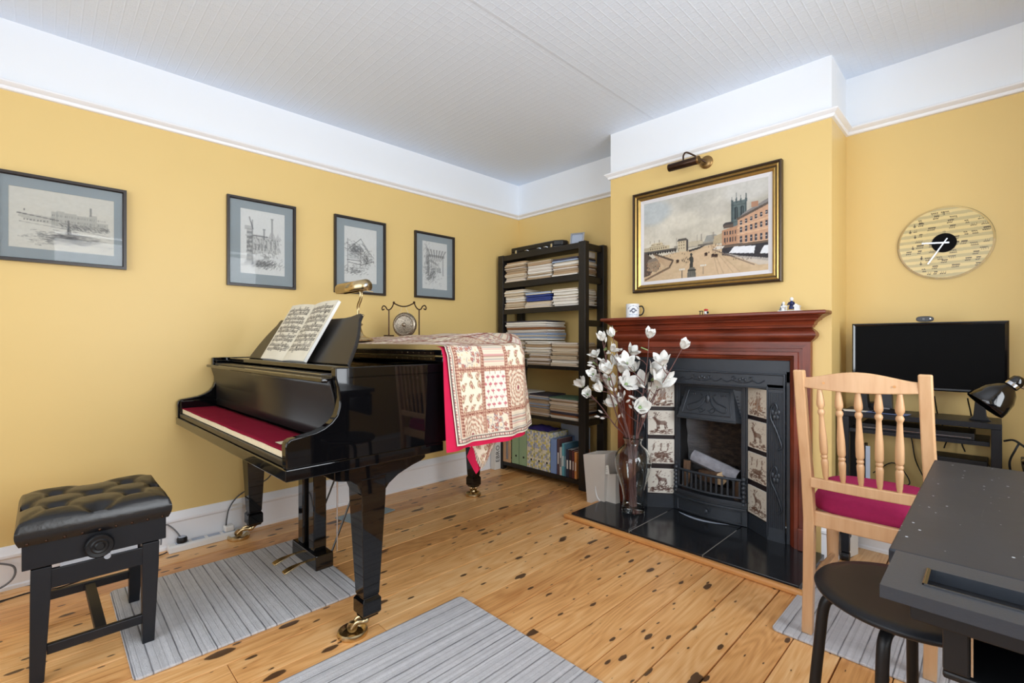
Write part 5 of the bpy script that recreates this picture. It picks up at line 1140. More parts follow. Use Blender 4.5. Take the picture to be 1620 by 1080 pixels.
g = G().box(1.792, 1.812, 2.592, 2.604, mz+.018, mz+.022); g.box(1.795, 1.798, 2.595, 2.60, mz, mz+.018); g.box(1.808, 1.811, 2.595, 2.60, mz, mz+.018); g.build('stand', 'black', f2)
g = G().ball((1.828, 2.60, mz+.010), .010, (1.2, .8, 1)); g.build('body', 'wplastic', f2, smooth=60)
g = G().ball((1.828, 2.60, mz+.026), .009, (1.4, .8, .7)); g.build('red_top', 'redp', f2, smooth=60); g = G().ball((1.839, 2.597, mz+.012), .006, (1, 1, 1.2)); g.build('dark_spot', 'black', f2, smooth=60)

# ============================================================ PICTURES
GOLD = mat('gilt', (196, 162, 96), .35, .85, nz=.2, nsc=40, bump=.1, bsc=80); M['gold'] = GOLD
M['frame_black'] = mat('picture_frame_black', (40, 32, 29), .35, nz=.1); M['mount'] = mat('grey_blue_mount', (146, 157, 162), .8, nz=.02, nsc=200)
M['linen'] = mat('linen_slip', (214, 212, 214), .8, nz=.03, nsc=120); M['umber'] = mat('frame_umber', (60, 44, 28), .35, .3, nz=.2, nsc=40)
pt_ = thing('painting', (1.768, YCH-.02, 1.352), 'large gilt framed oil painting of a town square with a church tower', 'painting')
O = (1.344, YCH-.002, 1.352); W_, H_ = .848, .617
g = G().frame(O, (1, 0, 0), (0, 0, 1), (0, -1, 0), W_, H_, [(0, 0), (0, .030), (.006, .034), (.012, .030), (.013, 0)]); g.build('outer_moulding', 'umber', pt_, smooth=30)
g = G().frame(O, (1, 0, 0), (0, 0, 1), (0, -1, 0), W_, H_, [(.013, 0), (.013, .026), (.020, .030), (.026, .024), (.028, .018), (.036, .022), (.044, .016), (.048, .010), (.048, 0)]); g.build('gilt_moulding', 'gold', pt_, smooth=30)
g = G().frame(O, (1, 0, 0), (0, 0, 1), (0, -1, 0), W_, H_, [(.0265, .0), (.0265, .0245), (.0285, .0245), (.0285, 0)]); g.build('dark_line', 'umber', pt_)
g = G().frame(O, (1, 0, 0), (0, 0, 1), (0, -1, 0), W_, H_, [(.048, 0), (.048, .012), (.068, .008), (.068, 0)]); g.build('linen_slip', 'linen', pt_)
def town():
    cv = Cv(250, 170, (196, 190, 176)); X, Y = cv.X, cv.Y
    cv.a = np.array((188, 186, 178.))*(Y[..., None])+np.array((206, 196, 174.))*(1-Y[..., None]); cv.noise((5, 4), 14); cv.noise((11, 9), 8); cv.noise((26, 18), 4)
    cv.ell(.08, .86, .2, .18, (168, 186, 202), .45, .6); cv.ell(.35, .7, .2, .12, (222, 216, 200), .5, .7); cv.ell(.62, .75, .18, .1, (176, 172, 164), .4, .8); cv.ell(.85, .9, .2, .15, (206, 206, 204), .5, .6)
    # ground
    cv.poly([(0, 0), (0, .16), (.12, .30), (.6, .36), (.75, .3), (1, .10), (1, 0)], (196, 172, 140)); cv.noise((20, 30), 5, (Y < .33))
    cv.poly([(.28, 0), (.45, .25), (.60, .37), (.62, .37), (.62, .25), (.82, 0)], (204, 178, 146), .7)
    for x_ in (.52, .56, .63, .68): cv.line(.585, .36, x_+.12, .02, .006, (176, 152, 124), .5)
    # distant roofs, viaduct
    cv.rect(.28, .36, .66, .405, (150, 144, 132)); cv.rect(.40, .37, .52, .43, (184, 174, 152)); cv.poly([(.53, .40), (.55, .47), (.62, .47), (.66, .42), (.66, .40)], (146, 146, 140)); cv.rect(.48, .36, .6, .385, (110, 104, 96))
    for x_ in (.3, .47, .505, .59, .60): cv.rect(x_, .42, x_+.006, .50, (120, 112, 104), .7)
    # station left
    cv.rect(.0, .345, .30, .385, (86, 82, 78)); [cv.rect(.02+i*.022, .335, .032+i*.022, .365, (40, 38, 38)) for i in range(13)]
    cv.rect(.0, .385, .06, .43, (176, 166, 144)); cv.rect(.06, .385, .24, .43, (196, 182, 152)); cv.poly([(.06, .43), (.08, .475), (.17, .475), (.19, .43)], (206, 192, 162)); cv.rect(.055, .43, .195, .438, (120, 108, 92))
    for i in range(8): cv.rect(.07+i*.015, .445, .076+i*.015, .462, (90, 78, 66)); cv.rect(.065+i*.02, .395, .072+i*.02, .418, (96, 84, 70))
    for x_ in (.06, .1, .145): cv.rect(x_, .475, x_+.005, .51, (150, 138, 120))
    # block building centre left
    cv.poly([(.31, .33), (.31, .46), (.385, .465), (.385, .32)], (196, 182, 154)); cv.poly([(.385, .32), (.385, .465), (.40, .455), (.40, .33)], (70, 66, 66)); cv.poly([(.305, .455), (.32, .485), (.38, .485), (.40, .455)], (84, 80, 76)); cv.poly([(.40, .33), (.52, .36), (.55, .37), (.50, .33), (.41, .31)], (64, 62, 60))
    for i in range(3): [cv.rect(.32+i*.02, .36+j*.035, .328+i*.02, .378+j*.035, (120, 106, 86)) for j in range(3)]
    # ramp and low houses left front
    cv.poly([(0, .06), (0, .36), (.03, .36), (.09, .28), (.10, .16), (.06, .08)], (88, 76, 68)); cv.poly([(.03, .14), (.04, .24), (.13, .27), (.16, .2), (.12, .11)], (150, 130, 108)); cv.poly([(.03, .24), (.05, .28), (.14, .3), (.14, .26)], (128, 116, 104))
    cv.poly([(.09, .33), (.12, .34), (.27, .21), (.24, .17), (.20, .16)], (184, 158, 128)); cv.line(.10, .345, .27, .235, .012, (92, 78, 66)); cv.line(.27, .235, .24, .155, .01, (92, 78, 66)); cv.line(.24, .155, .02, .03, .012, (120, 100, 82))
    for _ in range(30): x_ = random.uniform(.02, .22); y_ = random.uniform(.08, .24); cv.rect(x_, y_, x_+.008, y_+.016, random.choice([(60, 52, 48), (170, 120, 84), (198, 180, 150)]), .6)
    # tower
    tc = (96, 108, 108); cv.rect(.735, .50, .85, .80, tc); cv.rect(.735, .5, .752, .82, (72, 84, 86)); cv.rect(.835, .5, .85, .82, (72, 84, 86))
    for x_ in (.735, .768, .80, .838): cv.poly([(x_, .78), (x_+.007, .90 if x_ in (.768, .838) else .865), (x_+.016, .78)], (80, 92, 94))
    for x_ in (.762, .805): cv.rect(x_, .60, x_+.024, .72, (50, 58, 62)); cv.ell(x_+.012, .72, .012, .02, (50, 58, 62)); cv.rect(x_+.010, .60, x_+.013, .73, tc)
    for y_ in (.57, .75): cv.rect(.735, y_, .85, y_+.008, (66, 76, 78))
    # terrace right
    cv.poly([(.60, .36), (.61, .45), (.67, .47), (.67, .36)], (176, 160, 132)); cv.poly([(.67, .33), (.67, .50), (.785, .53), (.785, .32)], (176, 136, 108)); cv.ell(.715, .55, .04, .035, (70, 66, 66)); cv.rect(.678, .52, .75, .55, (96, 84, 76))
    cv.poly([(.785, .30), (.785, .60), (1, .72), (1, .29)], (190, 152, 124)); cv.poly([(.785, .60), (.83, .66), (1, .77), (1, .71)], (132, 128, 126)); cv.line(.785, .60, 1, .72, .012, (92, 82, 74))
    cv.line(.785, .50, 1, .565, .01, (206, 170, 138)); cv.line(.785, .43, 1, .455, .008, (206, 170, 138)); cv.rect(.88, .70, .93, .76, (168, 128, 104))
    for i in range(6):
        x_ = .80+i*.035; up = i*.017
        for y_, hh in ((.335, .07), (.445+up*.35, .06), (.53+up*.8, .045)): cv.rect(x_, y_, x_+.016, y_+hh, (58, 60, 70)); cv.rect(x_+.002, y_+hh*.5, x_+.014, y_+hh*.55, (210, 204, 196)); cv.rect(x_-.003, y_-.006, x_+.019, y_, (214, 190, 166))
    for i in range(5): cv.rect(.685+i*.02, .36, .694+i*.02, .41, (70, 64, 66)); cv.rect(.685+i*.02, .44, .694+i*.02, .48, (70, 64, 66))
    # shop fronts and awnings
    cv.poly([(.67, .22), (.67, .33), (1, .32), (1, .10), (.95, .12)], (56, 54, 58)); cv.rect(.67, .30, 1., .325, (104, 90, 78)); cv.poly([(.72, .235), (.76, .30), (.91, .28), (.90, .20)], (222, 224, 228)); cv.poly([(.94, .19), (.97, .27), (1, .27), (1, .18)], (222, 224, 228)); cv.poly([(.60, .30), (.63, .33), (.69, .32), (.67, .29)], (212, 206, 196))
    cv.poly([(.60, .30), (.75, .20), (.93, .07), (1, .07), (1, .13), (.80, .19), (.67, .25)], (196, 188, 178), .8)
    cv.line(.60, .30, .90, .08, .006, (120, 104, 92), .7)
    # statue, lamps, carriages, people
    st_ = (62, 62, 58); cv.poly([(.39, 0), (.395, .09), (.41, .12), (.45, .12), (.46, .09), (.465, 0)], (110, 108, 100)); cv.rect(.395, .085, .462, .1, st_); cv.poly([(.41, .12), (.415, .19), (.405, .23), (.425, .265), (.445, .23), (.438, .12)], st_); cv.ell(.425, .275, .01, .018, st_)
    for i in range(6): cv.rect(.40+i*.01, .02, .404+i*.01, .08, st_, .5)
    for x_, y_ in ((.345, .10), (.52, .12)): cv.rect(x_, 0 if x_ < .5 else .03, x_+.005, y_, (90, 88, 84)); [cv.ell(x_+d, y_+.01, .007, .010, (214, 216, 210)) for d in (-.015, .002, .02)]
    for x_, y_ in ((.31, .22), (.545, .26), (.60, .235), (.625, .23)): cv.ell(x_, y_, .014, .017, (60, 44, 38)); cv.rect(x_-.014, y_-.025, x_+.012, y_-.012, (74, 56, 46), .8)
    for _ in range(70):
        x_, y_ = random.choice([(random.uniform(.12, .40), random.uniform(.28, .34)), (random.uniform(.55, .70), random.uniform(.25, .35)), (random.uniform(.75, .95), random.uniform(.13, .19)), (random.uniform(.34, .4), random.uniform(.18, .24))]); cv.rect(x_, y_, x_+.004, y_+.018, (60, 50, 46), .8)
    cv.noise((60, 44), 5); return cv
canvas_mesh('canvas', town(), (O[0]+.066, YCH-.010, O[2]+.066), (W_-.132, 0, 0), (0, 0, H_-.132), 'art', pt_)
# picture lamp
pl_ = thing('picture_lamp', (1.73, YCH-.03, 2.03), 'dark bronze picture lamp on the wall above the painting', 'lamp')
G().lathe([(.001, 0), (.036, 0), (.036, .006), (.028, .012), (.012, .016), (.001, .017)], 28, axis_T((1.80, YCH, 2.062), (1.80, YCH-1, 2.062))).build('wall_plate', 'old_brass', pl_, smooth=40)
G().tube(crv([(1.80, YCH-.014, 2.06), (1.77, YCH-.05, 2.085), (1.725, YCH-.085, 2.115), (1.712, YCH-.10, 2.10), (1.712, YCH-.105, 2.065)]), .005, 8).build('arm', 'bronze', pl_, smooth=60)
g = G(); a0, a1 = Vector((1.625, YCH-.105, 2.048)), Vector((1.805, YCH-.105, 2.048)); g.lathe([(.001, 0), (.020, 0), (.022, .003), (.022, .177), (.020, .18), (.001, .18)], 24, axis_T(a0, a1)); g.build('shade', 'bronze', pl_, smooth=40)
g = G().lathe([(.023, -.001), (.0245, .002), (.0245, .006), (.023, .009)], 24, axis_T(a1+Vector((-.01, 0, 0)), a1+Vector((1, 0, 0)))); g.build('end_ring', 'old_brass', pl_, smooth=40)
# four prints on the left wall
def sketch(kind):
    wide = kind == 0; cv = Cv(150, 112, (206, 205, 196)) if wide else Cv(100, 140, (212, 214, 212)); ik = (92, 94, 96)
    H = lambda *a, **k: cv.hatch(*a, ink_ if False else ik, **k)
    if wide:
        for _ in range(420): x_ = random.gauss(.52, .16); y_ = random.gauss(.24, .05)-.12*abs(x_-.52); cv.line(x_, y_, x_+.05, y_+random.uniform(-.01, .01), .0, ik, .16)
        cv.ell(.55, .30, .05, .02, ik, .3, .5); cv.poly([(.525, .28), (.535, .50), (.55, .50), (.575, .28)], (110, 110, 106), .7); cv.line(.54, .3, .542, .54, .008, ik, .7); cv.rect(.51, .27, .59, .30, (150, 150, 146), .6)
        cv.poly([(.08, .52), (.10, .58), (.42, .56), (.42, .44), (.2, .46)], (168, 168, 162), .5); cv.line(.08, .575, .45, .52, .008, ik, .6)
        for i in range(8): cv.rect(.13+i*.03, .46, .145+i*.03, .49, ik, .5)
        for (a, b, t_) in ((.38, .44, .66), (.43, .5, .68), (.5, .62, .66), (.62, .74, .64), (.74, .82, .68), (.82, .93, .56)): cv.rect(a, .42, b, t_, (150, 152, 148), .45); [cv.rect(a+.01+i*.018, .5, a+.017+i*.018, .54, ik, .35) for i in range(int((b-a)/.02))]; [cv.rect(a+.01+i*.018, .58, a+.017+i*.018, .62, ik, .3) for i in range(int((b-a)/.02))]
        cv.rect(.745, .66, .765, .80, (120, 122, 120), .7); cv.rect(.13, .62, .15, .65, ik, .6)
        for _ in range(160): x_ = random.uniform(.45, .93); y_ = random.uniform(.40, .5); cv.line(x_, y_, x_+.02, y_-.02, 0, ik, .2)
        cv.line(.6, .40, .95, .34, .006, ik, .3); cv.line(.1, .44, .6, .38, .006, ik, .25)
    elif kind == 1:
        for _ in range(380): x_ = random.gauss(.5, .18); y_ = random.gauss(.16, .035); cv.line(x_, y_, x_+.03, y_+.02, 0, ik, .2)
        cv.rect(.14, .15, .27, .70, (160, 162, 160), .5); [cv.rect(.15, .2+i*.07, .26, .235+i*.07, ik, .45) for i in range(7)]; cv.rect(.25, .14, .28, .84, ik, .4); cv.rect(.10, .68, .28, .74, (150, 150, 150), .5); cv.line(.2, .88, .28, .70, .02, ik, .35)
        cv.poly([(.28, .30), (.28, .62), (.50, .62), (.62, .58), (.86, .55), (.86, .34), (.5, .34)], (176, 178, 176), .55)
        for i in range(4): cv.rect(.32+i*.07, .38, .35+i*.07, .48, ik, .45); 
        for i in range(3): cv.rect(.56+i*.10, .42, .59+i*.10, .54, ik, .4)
        for a, t_ in ((.50, .70), (.68, .88)): cv.rect(a, .55, a+.04, t_, ik, .45); cv.rect(a-.01, t_, a+.05, t_+.02, ik, .5)
        cv.poly([(.60, .58), (.70, .72), (.80, .58)], (168, 168, 168), .6); cv.poly([(.76, .55), (.84, .68), (.90, .55)], (176, 176, 176), .6); cv.line(.28, .60, .60, .60, .01, ik, .5); cv.rect(.52, .26, .64, .30, (150, 152, 150), .8); cv.rect(.50, .24, .66, .25, ik, .5)
        for _ in range(220): x_ = random.uniform(.12, .9); y_ = random.uniform(.3, .62); cv.line(x_, y_, x_+.01, y_-.025, 0, ik, .18)
    elif kind == 2:
        cv.rect(.10, .18, .13, .78, ik, .35)
        for _ in range(260): x_ = random.gauss(.3, .12); y_ = random.gauss(.6, .06); cv.line(x_, y_, x_+.06, y_-.03*x_, 0, ik, .2)
        for a, b, c_, d_ in ((.12, .58, .5, .80), (.5, .80, .86, .5), (.45, .7, .62, .56), (.55, .72, .75, .56), (.1, .40, .5, .40), (.14, .36, .52, .33), (.52, .33, .9, .42), (.5, .33, .5, .62), (.3, .7, .5, .58)): cv.line(a, b, c_, d_, .014, ik, .45)
        for _ in range(240): x_ = random.gauss(.66, .11); y_ = random.gauss(.44, .08); cv.line(x_, y_, x_+.02, y_+random.uniform(-.03, .03), 0, ik, .28)
        for _ in range(160): x_ = random.gauss(.3, .14); y_ = random.gauss(.22, .04); cv.line(x_, y_, x_+.04, y_+.01, 0, ik, .22)
        cv.rect(.14, .42, .5, .55, (170, 172, 172), .4)
    else:
        for i in range(7): cv.poly([(.18+i*.12, .84), (.25+i*.12, .84), (.40+i*.055, .60), (.37+i*.055, .60)], ik, .42)
        cv.rect(.22, .68, .88, .73, ik, .4); cv.rect(.22, .28, .27, .70, ik, .4); cv.rect(.80, .30, .84, .70, ik, .38)
        for i in range(5): cv.rect(.36+i*.07, .36, .375+i*.07, .62-.01*i, ik, .4)
        cv.poly([(.27, .58), (.3, .64), (.62, .54), (.62, .5)], ik, .35); cv.poly([(.16, .22), (.5, .40), (.5, .36), (.24, .16)], ik, .4); cv.rect(.68, .36, .72, .46, ik, .6); cv.rect(.60, .38, .63, .46, ik, .5)
        for _ in range(420): x_ = random.gauss(.35, .16); y_ = random.gauss(.32, .10); cv.line(x_, y_, x_+.02, y_+.02, 0, ik, .2)
        for _ in range(160): x_ = random.gauss(.2, .05); y_ = random.gauss(.6, .14); cv.line(x_, y_, x_+.02, y_+.04, 0, ik, .2)
    cv.noise((40, 40), 3); return cv
LAB = ['wide framed pencil print of a college court with an obelisk, left of the others', 'framed pencil print of gabled houses, second picture from the left', 'framed pencil print of a timbered roof interior, behind the brass lamp', 'framed pencil print of a colonnade, nearest the bookshelf']
for i, (y0, y1, z0, z1, b0, b1, b2, b3) in enumerate(((-.148, .289, 1.394, 1.774, -.102, .243, 1.455, 1.715), (.715, 1.078, 1.358, 1.852, .783, 1.018, 1.432, 1.793), (1.315, 1.675, 1.362, 1.857, 1.383, 1.612, 1.437, 1.797), (1.910, 2.266, 1.368, 1.851, 1.978, 2.203, 1.440, 1.790))):
    t = thing('framed_print', (.002, (y0+y1)/2, z0), LAB[i], 'picture', 'framed prints above the piano')
    G().frame((.001, y0, z0), (0, 1, 0), (0, 0, 1), (1, 0, 0), y1-y0, z1-z0, [(0, 0), (0, .020), (.012, .020), (.0155, .012), (.0155, 0)]).build('frame', 'frame_black', t, smooth=20)
    G().frame((.001, y0+.012, z0+.012), (0, 1, 0), (0, 0, 1), (1, 0, 0), y1-y0-.024, z1-z0-.024, [(0, .0), (0, .006), (b0-y0-.012, .006), (b0-y0-.012+.0015, .004), (b0-y0-.0105, .0)]) if False else None
    g = G(); 
    for (p, q, r_, s_) in ((y0+.012, b0, z0+.012, z1-.012), (b1, y1-.012, z0+.012, z1-.012), (b0, b1, z0+.012, b2), (b0, b1, b3, z1-.012)): g.box(.002, .007, p, q, r_, s_)
    g.build('mount', 'mount', t)
    canvas_mesh('print', sketch(i), (.0045, b0-.001, b2-.001), (0, b1-b0+.002, 0), (0, 0, b3-b2+.002), 'art', t)
    G().box(.010, .0115, y0+.011, y1-.011, z0+.011, z1-.011).build('glass_pane', 'pane', t)
# ============================================================ CLOCK
ck = thing('wall_clock', (2.779, YB-.01, 1.338), 'round glass wall clock printed with music notes', 'clock')
CX_, CZ_, CR = 2.779, 1.506, .168
def clockart():
    cv = Cv(200, 200, (226, 205, 148)); r_ = random.Random(5); ink = (58, 50, 44)
    for i in range(12): y_ = .02+i*.083; 
    sk_ = cv.Y-.02*cv.X
    cv.put(((sk_*11.5) % 1 < .5)*1., (188, 174, 132), .8)
    for s_ in range(12):
        y_ = .06+s_*.08; x_ = .05+r_.uniform(0, .2)
        if r_.random() < .6: cv.rect(x_, y_-.02, x_+.012, y_+.035, ink, .7); cv.rect(x_-.01, y_-.01, x_+.02, y_+.01, ink, .5); x_ += .05
        while x_ < .93:
            if r_.random() < .45: x_ += r_.uniform(.05, .14); continue
            n_ = r_.choice((2, 3, 4)); up = r_.random() < .65; dy = .034 if up else -.034
            for q in range(n_): cv.ell(x_+q*.021, y_, .0085, .0065, ink, .9); cv.rect(x_+q*.021+.006, min(y_, y_+dy), x_+q*.021+.009, max(y_, y_+dy), ink, .45)
            if r_.random() < .8: cv.rect(x_, y_+dy-.008, x_+n_*.021, y_+dy+.006, ink, .75)
            x_ += n_*.021+r_.uniform(.02, .07)
    return cv
cv = clockart()
def clfn(X, Y):   # polar remap so that the grid ends on the rim
    u = X*2-1; v = Y*2-1; m_ = np.maximum(np.abs(u), np.abs(v))+1e-9; n_ = np.hypot(u, v)+1e-9; k = m_/n_; return u*k, v*k
U_, V_ = clfn(cv.X, cv.Y); ii = np.clip((U_*.5+.5)*199, 0, 199).astype(int); jj = np.clip((V_*.5+.5)*199, 0, 199).astype(int); cc = lin(np.clip(cv.a[jj, ii], 0, 255)); RR = CR*.955
co = np.stack([CX_+U_*RR, np.full(U_.shape, YB-.0165), CZ_+V_*RR], -1)-np.array(ck.location)
grid_mesh('printed_face', co, cc, 'tile', ck)
G().lathe([(.001, 0), (CR, 0), (CR+.001, .002), (CR, .004), (.001, .004)], 64, axis_T((CX_, YB-.012, CZ_), (CX_, YB-1, CZ_))).build('glass_disc', 'pane', ck, smooth=40)
G().lathe([(.001, 0), (.043, 0), (.044, .001), (.043, .003), (.001, .003)], 40, axis_T((CX_+.0, YB-.0168, CZ_), (CX_, YB-1, CZ_))).build('centre_disc', 'screen', ck, smooth=40)
for q in ((-.06, .1), (.06, .1), (0, -.11)): G().lathe([(.001, 0), (.008, 0), (.008, .012), (.001, .012)], 12, axis_T((CX_+q[0]*.3, YB, CZ_+q[1]*.2), (CX_+q[0]*.3, YB-1, CZ_+q[1]*.2))).build('standoff', 'chrome', ck)
def hand(a, z, l0, l1, wd, yy, nm):
    T = Matrix.Translation((CX_, yy, CZ_)) @ Matrix.Rotation(a, 4, 'Y'); g = G().box(-wd, wd, -.0006, .0006, -l0, l1, T=T); g.build(nm, 'chrome', ck)
hand(math.radians(-85.), 0, .018, .078, .0035, YB-.0215, 'hour_hand'); hand(math.radians(-149), 0, .022, .108, .0025, YB-.0235, 'minute_hand')
text_mesh('numeral', '5', .016, Matrix.Translation((CX_, YB-.0172, CZ_+.133)) @ Matrix.Rotation(PI/2, 4, 'X'), 'black', ck); text_mesh('numeral', '12', .011, Matrix.Translation((CX_, YB-.0172, CZ_+.051)) @ Matrix.Rotation(PI/2, 4, 'X'), 'black', ck)

# ============================================================ PINE CHAIR
ch = thing('dining_chair', (2.635, 2.10, 0), 'light beech spindle-back chair with crimson padded seat', 'chair')
def plank(pts, w2, m, name, par, bev=.004):
    """pts: (x, y, z, halfdepth_y) stations of a post"""
    g = G(); vs = []
    for x, y, z, d in pts: vs += [(x-w2, y-d, z), (x+w2, y-d, z), (x+w2, y+d, z), (x-w2, y+d, z)]
    n = len(pts); g.add(vs, [(0, 3, 2, 1), tuple(4*(n-1)+j for j in range(4))]+[(4*i+j, 4*i+(j+1) % 4, 4*i+4+(j+1) % 4, 4*i+4+j) for i in range(n-1) for j in range(4)]); return g.build(name, m, par, bevel=bev)
cl, cr_ = 2.470, 2.800
for x_, dy in ((cl, 0), (cr_, 0.0)): plank([(x_+.004, 1.950, 0.010, .014), (x_+.008, 1.952, .20, .018), (x_+.012, 1.945, .42, .020), (x_+.010, 1.925, .58, .019), (x_+.004, 1.895, .76, .017), (x_, 1.862, .952, .014)], .0165, 'beech', 'back_post', ch)
# top rail, arched
g = G(); n = 16; vs = []
for i in range(n+1):
    t = i/n; x_ = cl+.014+(cr_-cl-.028)*t; zt = .927+.024*math.sin(PI*t)**1.5; zb_ = .893-.008*math.sin(PI*t); y_ = 1.868-.012*math.sin(PI*t); vs += [(x_, y_-.010, zb_), (x_, y_-.010, zt), (x_, y_+.010, zt), (x_, y_+.010, zb_)]
g.add(vs, [(0, 1, 2, 3), tuple(4*n+j for j in (3, 2, 1, 0))]+[(4*i+j, 4*i+4+j, 4*i+4+(j+1) % 4, 4*i+(j+1) % 4) for i in range(n) for j in range(4)]); g.build('top_rail', 'beech', ch, bevel=.003)
g = G(); vs = []
for i in range(n+1):
    t = i/n; x_ = cl+.022+(cr_-cl-.036)*t; y_ = 1.915-.008*math.sin(PI*t); zz = .560; vs += [(x_, y_-.010, zz-.017), (x_, y_-.010, zz+.017), (x_, y_+.010, zz+.017), (x_, y_+.010, zz-.017)]
g.add(vs, [(0, 1, 2, 3), tuple(4*n+j for j in (3, 2, 1, 0))]+[(4*i+j, 4*i+4+j, 4*i+4+(j+1) % 4, 4*i+(j+1) % 4) for i in range(n) for j in range(4)]); g.build('lower_rail', 'beech', ch, bevel=.003)
spf = [(.0055, 0), (.0085, .02), (.0105, .055), (.0112, .072), (.009, .080), (.0075, .082), (.0105, .086), (.0105, .092), (.0075, .096), (.0105, .100), (.0118, .106), (.0120, .13), (.0115, .155), (.0085, .205), (.0075, .228), (.0072, .235), (.0095, .240), (.0115, .247), (.0095, .254), (.0065, .258), (.0085, .262), (.0120, .270), (.0122, .280), (.0095, .305), (.0062, .330)]
for i in range(5):
    t = (i+.95)/5.9; p0 = Vector((cl+.022+(cr_-cl-.040)*t, 1.912, .572)); p1 = Vector((cl+.010+(cr_-cl-.018)*t, 1.862, .893)); L_ = (p1-p0).length
    g = G().lathe([(r, z*L_/.330) for r, z in spf], 16, axis_T(p0, p1)); g.build('spindle', 'beech', ch, smooth=50)
G().box(cl+.02, cr_-.008, 1.938, 1.958, .400, .452).build('seat_rail', 'beech', ch, bevel=.004)
G().box(cl+.01, cr_+.02, 2.335, 2.355, .385, .435).build('seat_rail', 'beech', ch, bevel=.004)
for x_ in (cl+.012, cr_+.005): G().box(x_-.009, x_+.009, 1.958, 2.335, .392, .442).build('seat_rail', 'beech', ch, bevel=.004)
for x_ in (cl-.0, cr_+.035): G().lathe([(.013, 0.010), (.015, .02), (.019, .10), (.022, .24), (.022, .30), (.017, .31), (.022, .325), (.023, .43)], 18, Matrix.Translation((x_, 2.345, 0))).build('front_leg', 'beech', ch, smooth=40)
for x_ in (cl+.004, cr_+.012): G().tube([(x_, 1.955, .17), (x_, 2.15, .178), (x_, 2.335, .17)], [.008, .011, .008], 10).build('stretcher', 'beech', ch, smooth=60)
def seatp(a, b):
    th = 2*PI*a; n_ = .28; c_, s_ = math.cos(th), math.sin(th); k = (abs(c_)**4+abs(s_)**4)**-.25
    prof_ = [(.0, .512), (.5, .512), (.8, .508), (.93, .498), (.99, .478), (1., .460), (.985, .446), (.93, .441), (0, .441)]
    f_ = b*(len(prof_)-1); i = min(int(f_), len(prof_)-2); t = f_-i; r_ = prof_[i][0]*(1-t)+prof_[i+1][0]*t; z = prof_[i][1]*(1-t)+prof_[i+1][1]*t
    return (2.640+(.178+.012*s_*k)*c_*k*r_, 2.155+.200*s_*k*r_, z+.004)
G().grid(seatp, 56, 24).build('padded_seat', 'crimson', ch, smooth=70)
for x_ in (cl+.075, cl+.26): G().lathe([(.001, 0), (.004, 0), (.004, .001), (.001, .001)], 10, axis_T((x_, 1.848, .912), (x_, 1.0, .912))).build('dowel', 'pine_trim', ch)

# ============================================================ BLACK STOOL (round plywood seat on tube legs)
bsx, bsy = 2.800, 1.440
bst = thing('stool', (bsx, bsy, 0), 'round black seat on bent tube legs pushed under the desk', 'stool')
G().lathe([(.001, .432), (.15, .434), (.172, .437), (.181, .443), (.183, .449), (.178, .455), (.15, .456), (.08, .452), (.001, .450)], 56, Matrix.Translation((bsx, bsy, 0))).build('seat', 'black_wood', bst, smooth=60)
for a in (198, 262, 10, 92):
    ca, sa = math.cos(math.radians(a)), math.sin(math.radians(a)); P_ = lambda r_, z: (bsx+r_*ca, bsy+r_*sa, z)
    G().tube(crv([P_(.05, .418), P_(.12, .420), P_(.150, .412), P_(.163, .385), P_(.172, .30), P_(.198, .008)], 6), .0125, 12).build('leg', 'black', bst, smooth=60)
# ============================================================ DESK (front right)
dk_ = thing('desk', (3.28, 1.22, 0), 'scuffed black desk with moulded front lip and pen groove', 'desk')
dx0, dx1 = 2.833, 3.72
G().box(dx0, dx1, .906, 1.672, .716, .7395).build('desk_top', 'desk', dk_, bevel=.003)
# front lip with groove: built as strips around the recess
g = G(); 
for b in ((dx0-.003, 2.880, .762, .9045), (2.880, 3.55, .862, .9045), (2.880, 3.55, .762, .800), (3.55, dx1, .762, .9045)): g.box(b[0] if b[0] > 2.85 else 2.842, b[1], b[2], b[3], .724, .740)
M['lip'] = mat('black_textured_plastic', (44, 49, 57), .42, nz=.06, nsc=200, bump=.25, bsc=400)
g.build('front_lip', 'lip', dk_)
G().tube([(2.882, .802, .739), (2.882, .860, .739)], .003, 6).build('groove_edge', 'black_gloss', dk_, smooth=60); G().tube([(2.882, .8005, .739), (3.55, .8005, .739)], .003, 6).build('groove_edge', 'black_gloss', dk_, smooth=60)
G().box(2.871, dx1, .766, .905, .706, .7238).build('front_apron', 'black', dk_, bevel=.002)
G().box(2.865, dx1, .905, 1.65, .69, .7158).build('underframe', 'black', dk_)
G().box(2.865, dx1, 1.64, 1.665, .56, .70).build('back_apron', 'black', dk_, bevel=.002)
bxo = G(); 
for b in ((2.90, 2.925, .79, 1.30, .645, .7055), (3.60, 3.63, .79, 1.30, .645, .7055), (2.90, 3.63, .79, 1.30, .636, .6455), (2.90, 3.63, 1.27, 1.30, .645, .7055)): bxo.box(*b)
bxo.build('hanging_tray', 'black', dk_, bevel=.003)
G().box(2.9255, 2.9275, .789, .7945, .650, .70).build('edge_strip', 'chrome', dk_); G().lathe([(.001, 0), (.011, 0), (.011, .0015), (.001, .0015)], 20, axis_T((3.0, .7895, .641), (3.0, 0, .641))).build('lock', 'chrome', dk_)
for x_ in (2.96, 3.66):
    for y_ in (.95, 1.60): G().box(x_-.02, x_+.02, y_-.02, y_+.02, 0, .69 if y_ > 1.4 else .636).build('leg', 'black', dk_, bevel=.003) if x_ > 3 else None
# left pair of legs stands inboard as a panel
G().box(3.20, 3.24, 1.0, 1.6, 0, .548 if False else .5475).build('leg_panel', 'black', dk_, bevel=.003) if False else None
G().box(3.12, 3.16, 1.34, 1.60, 0.0, .69).build('leg', 'black', dk_, bevel=.003)

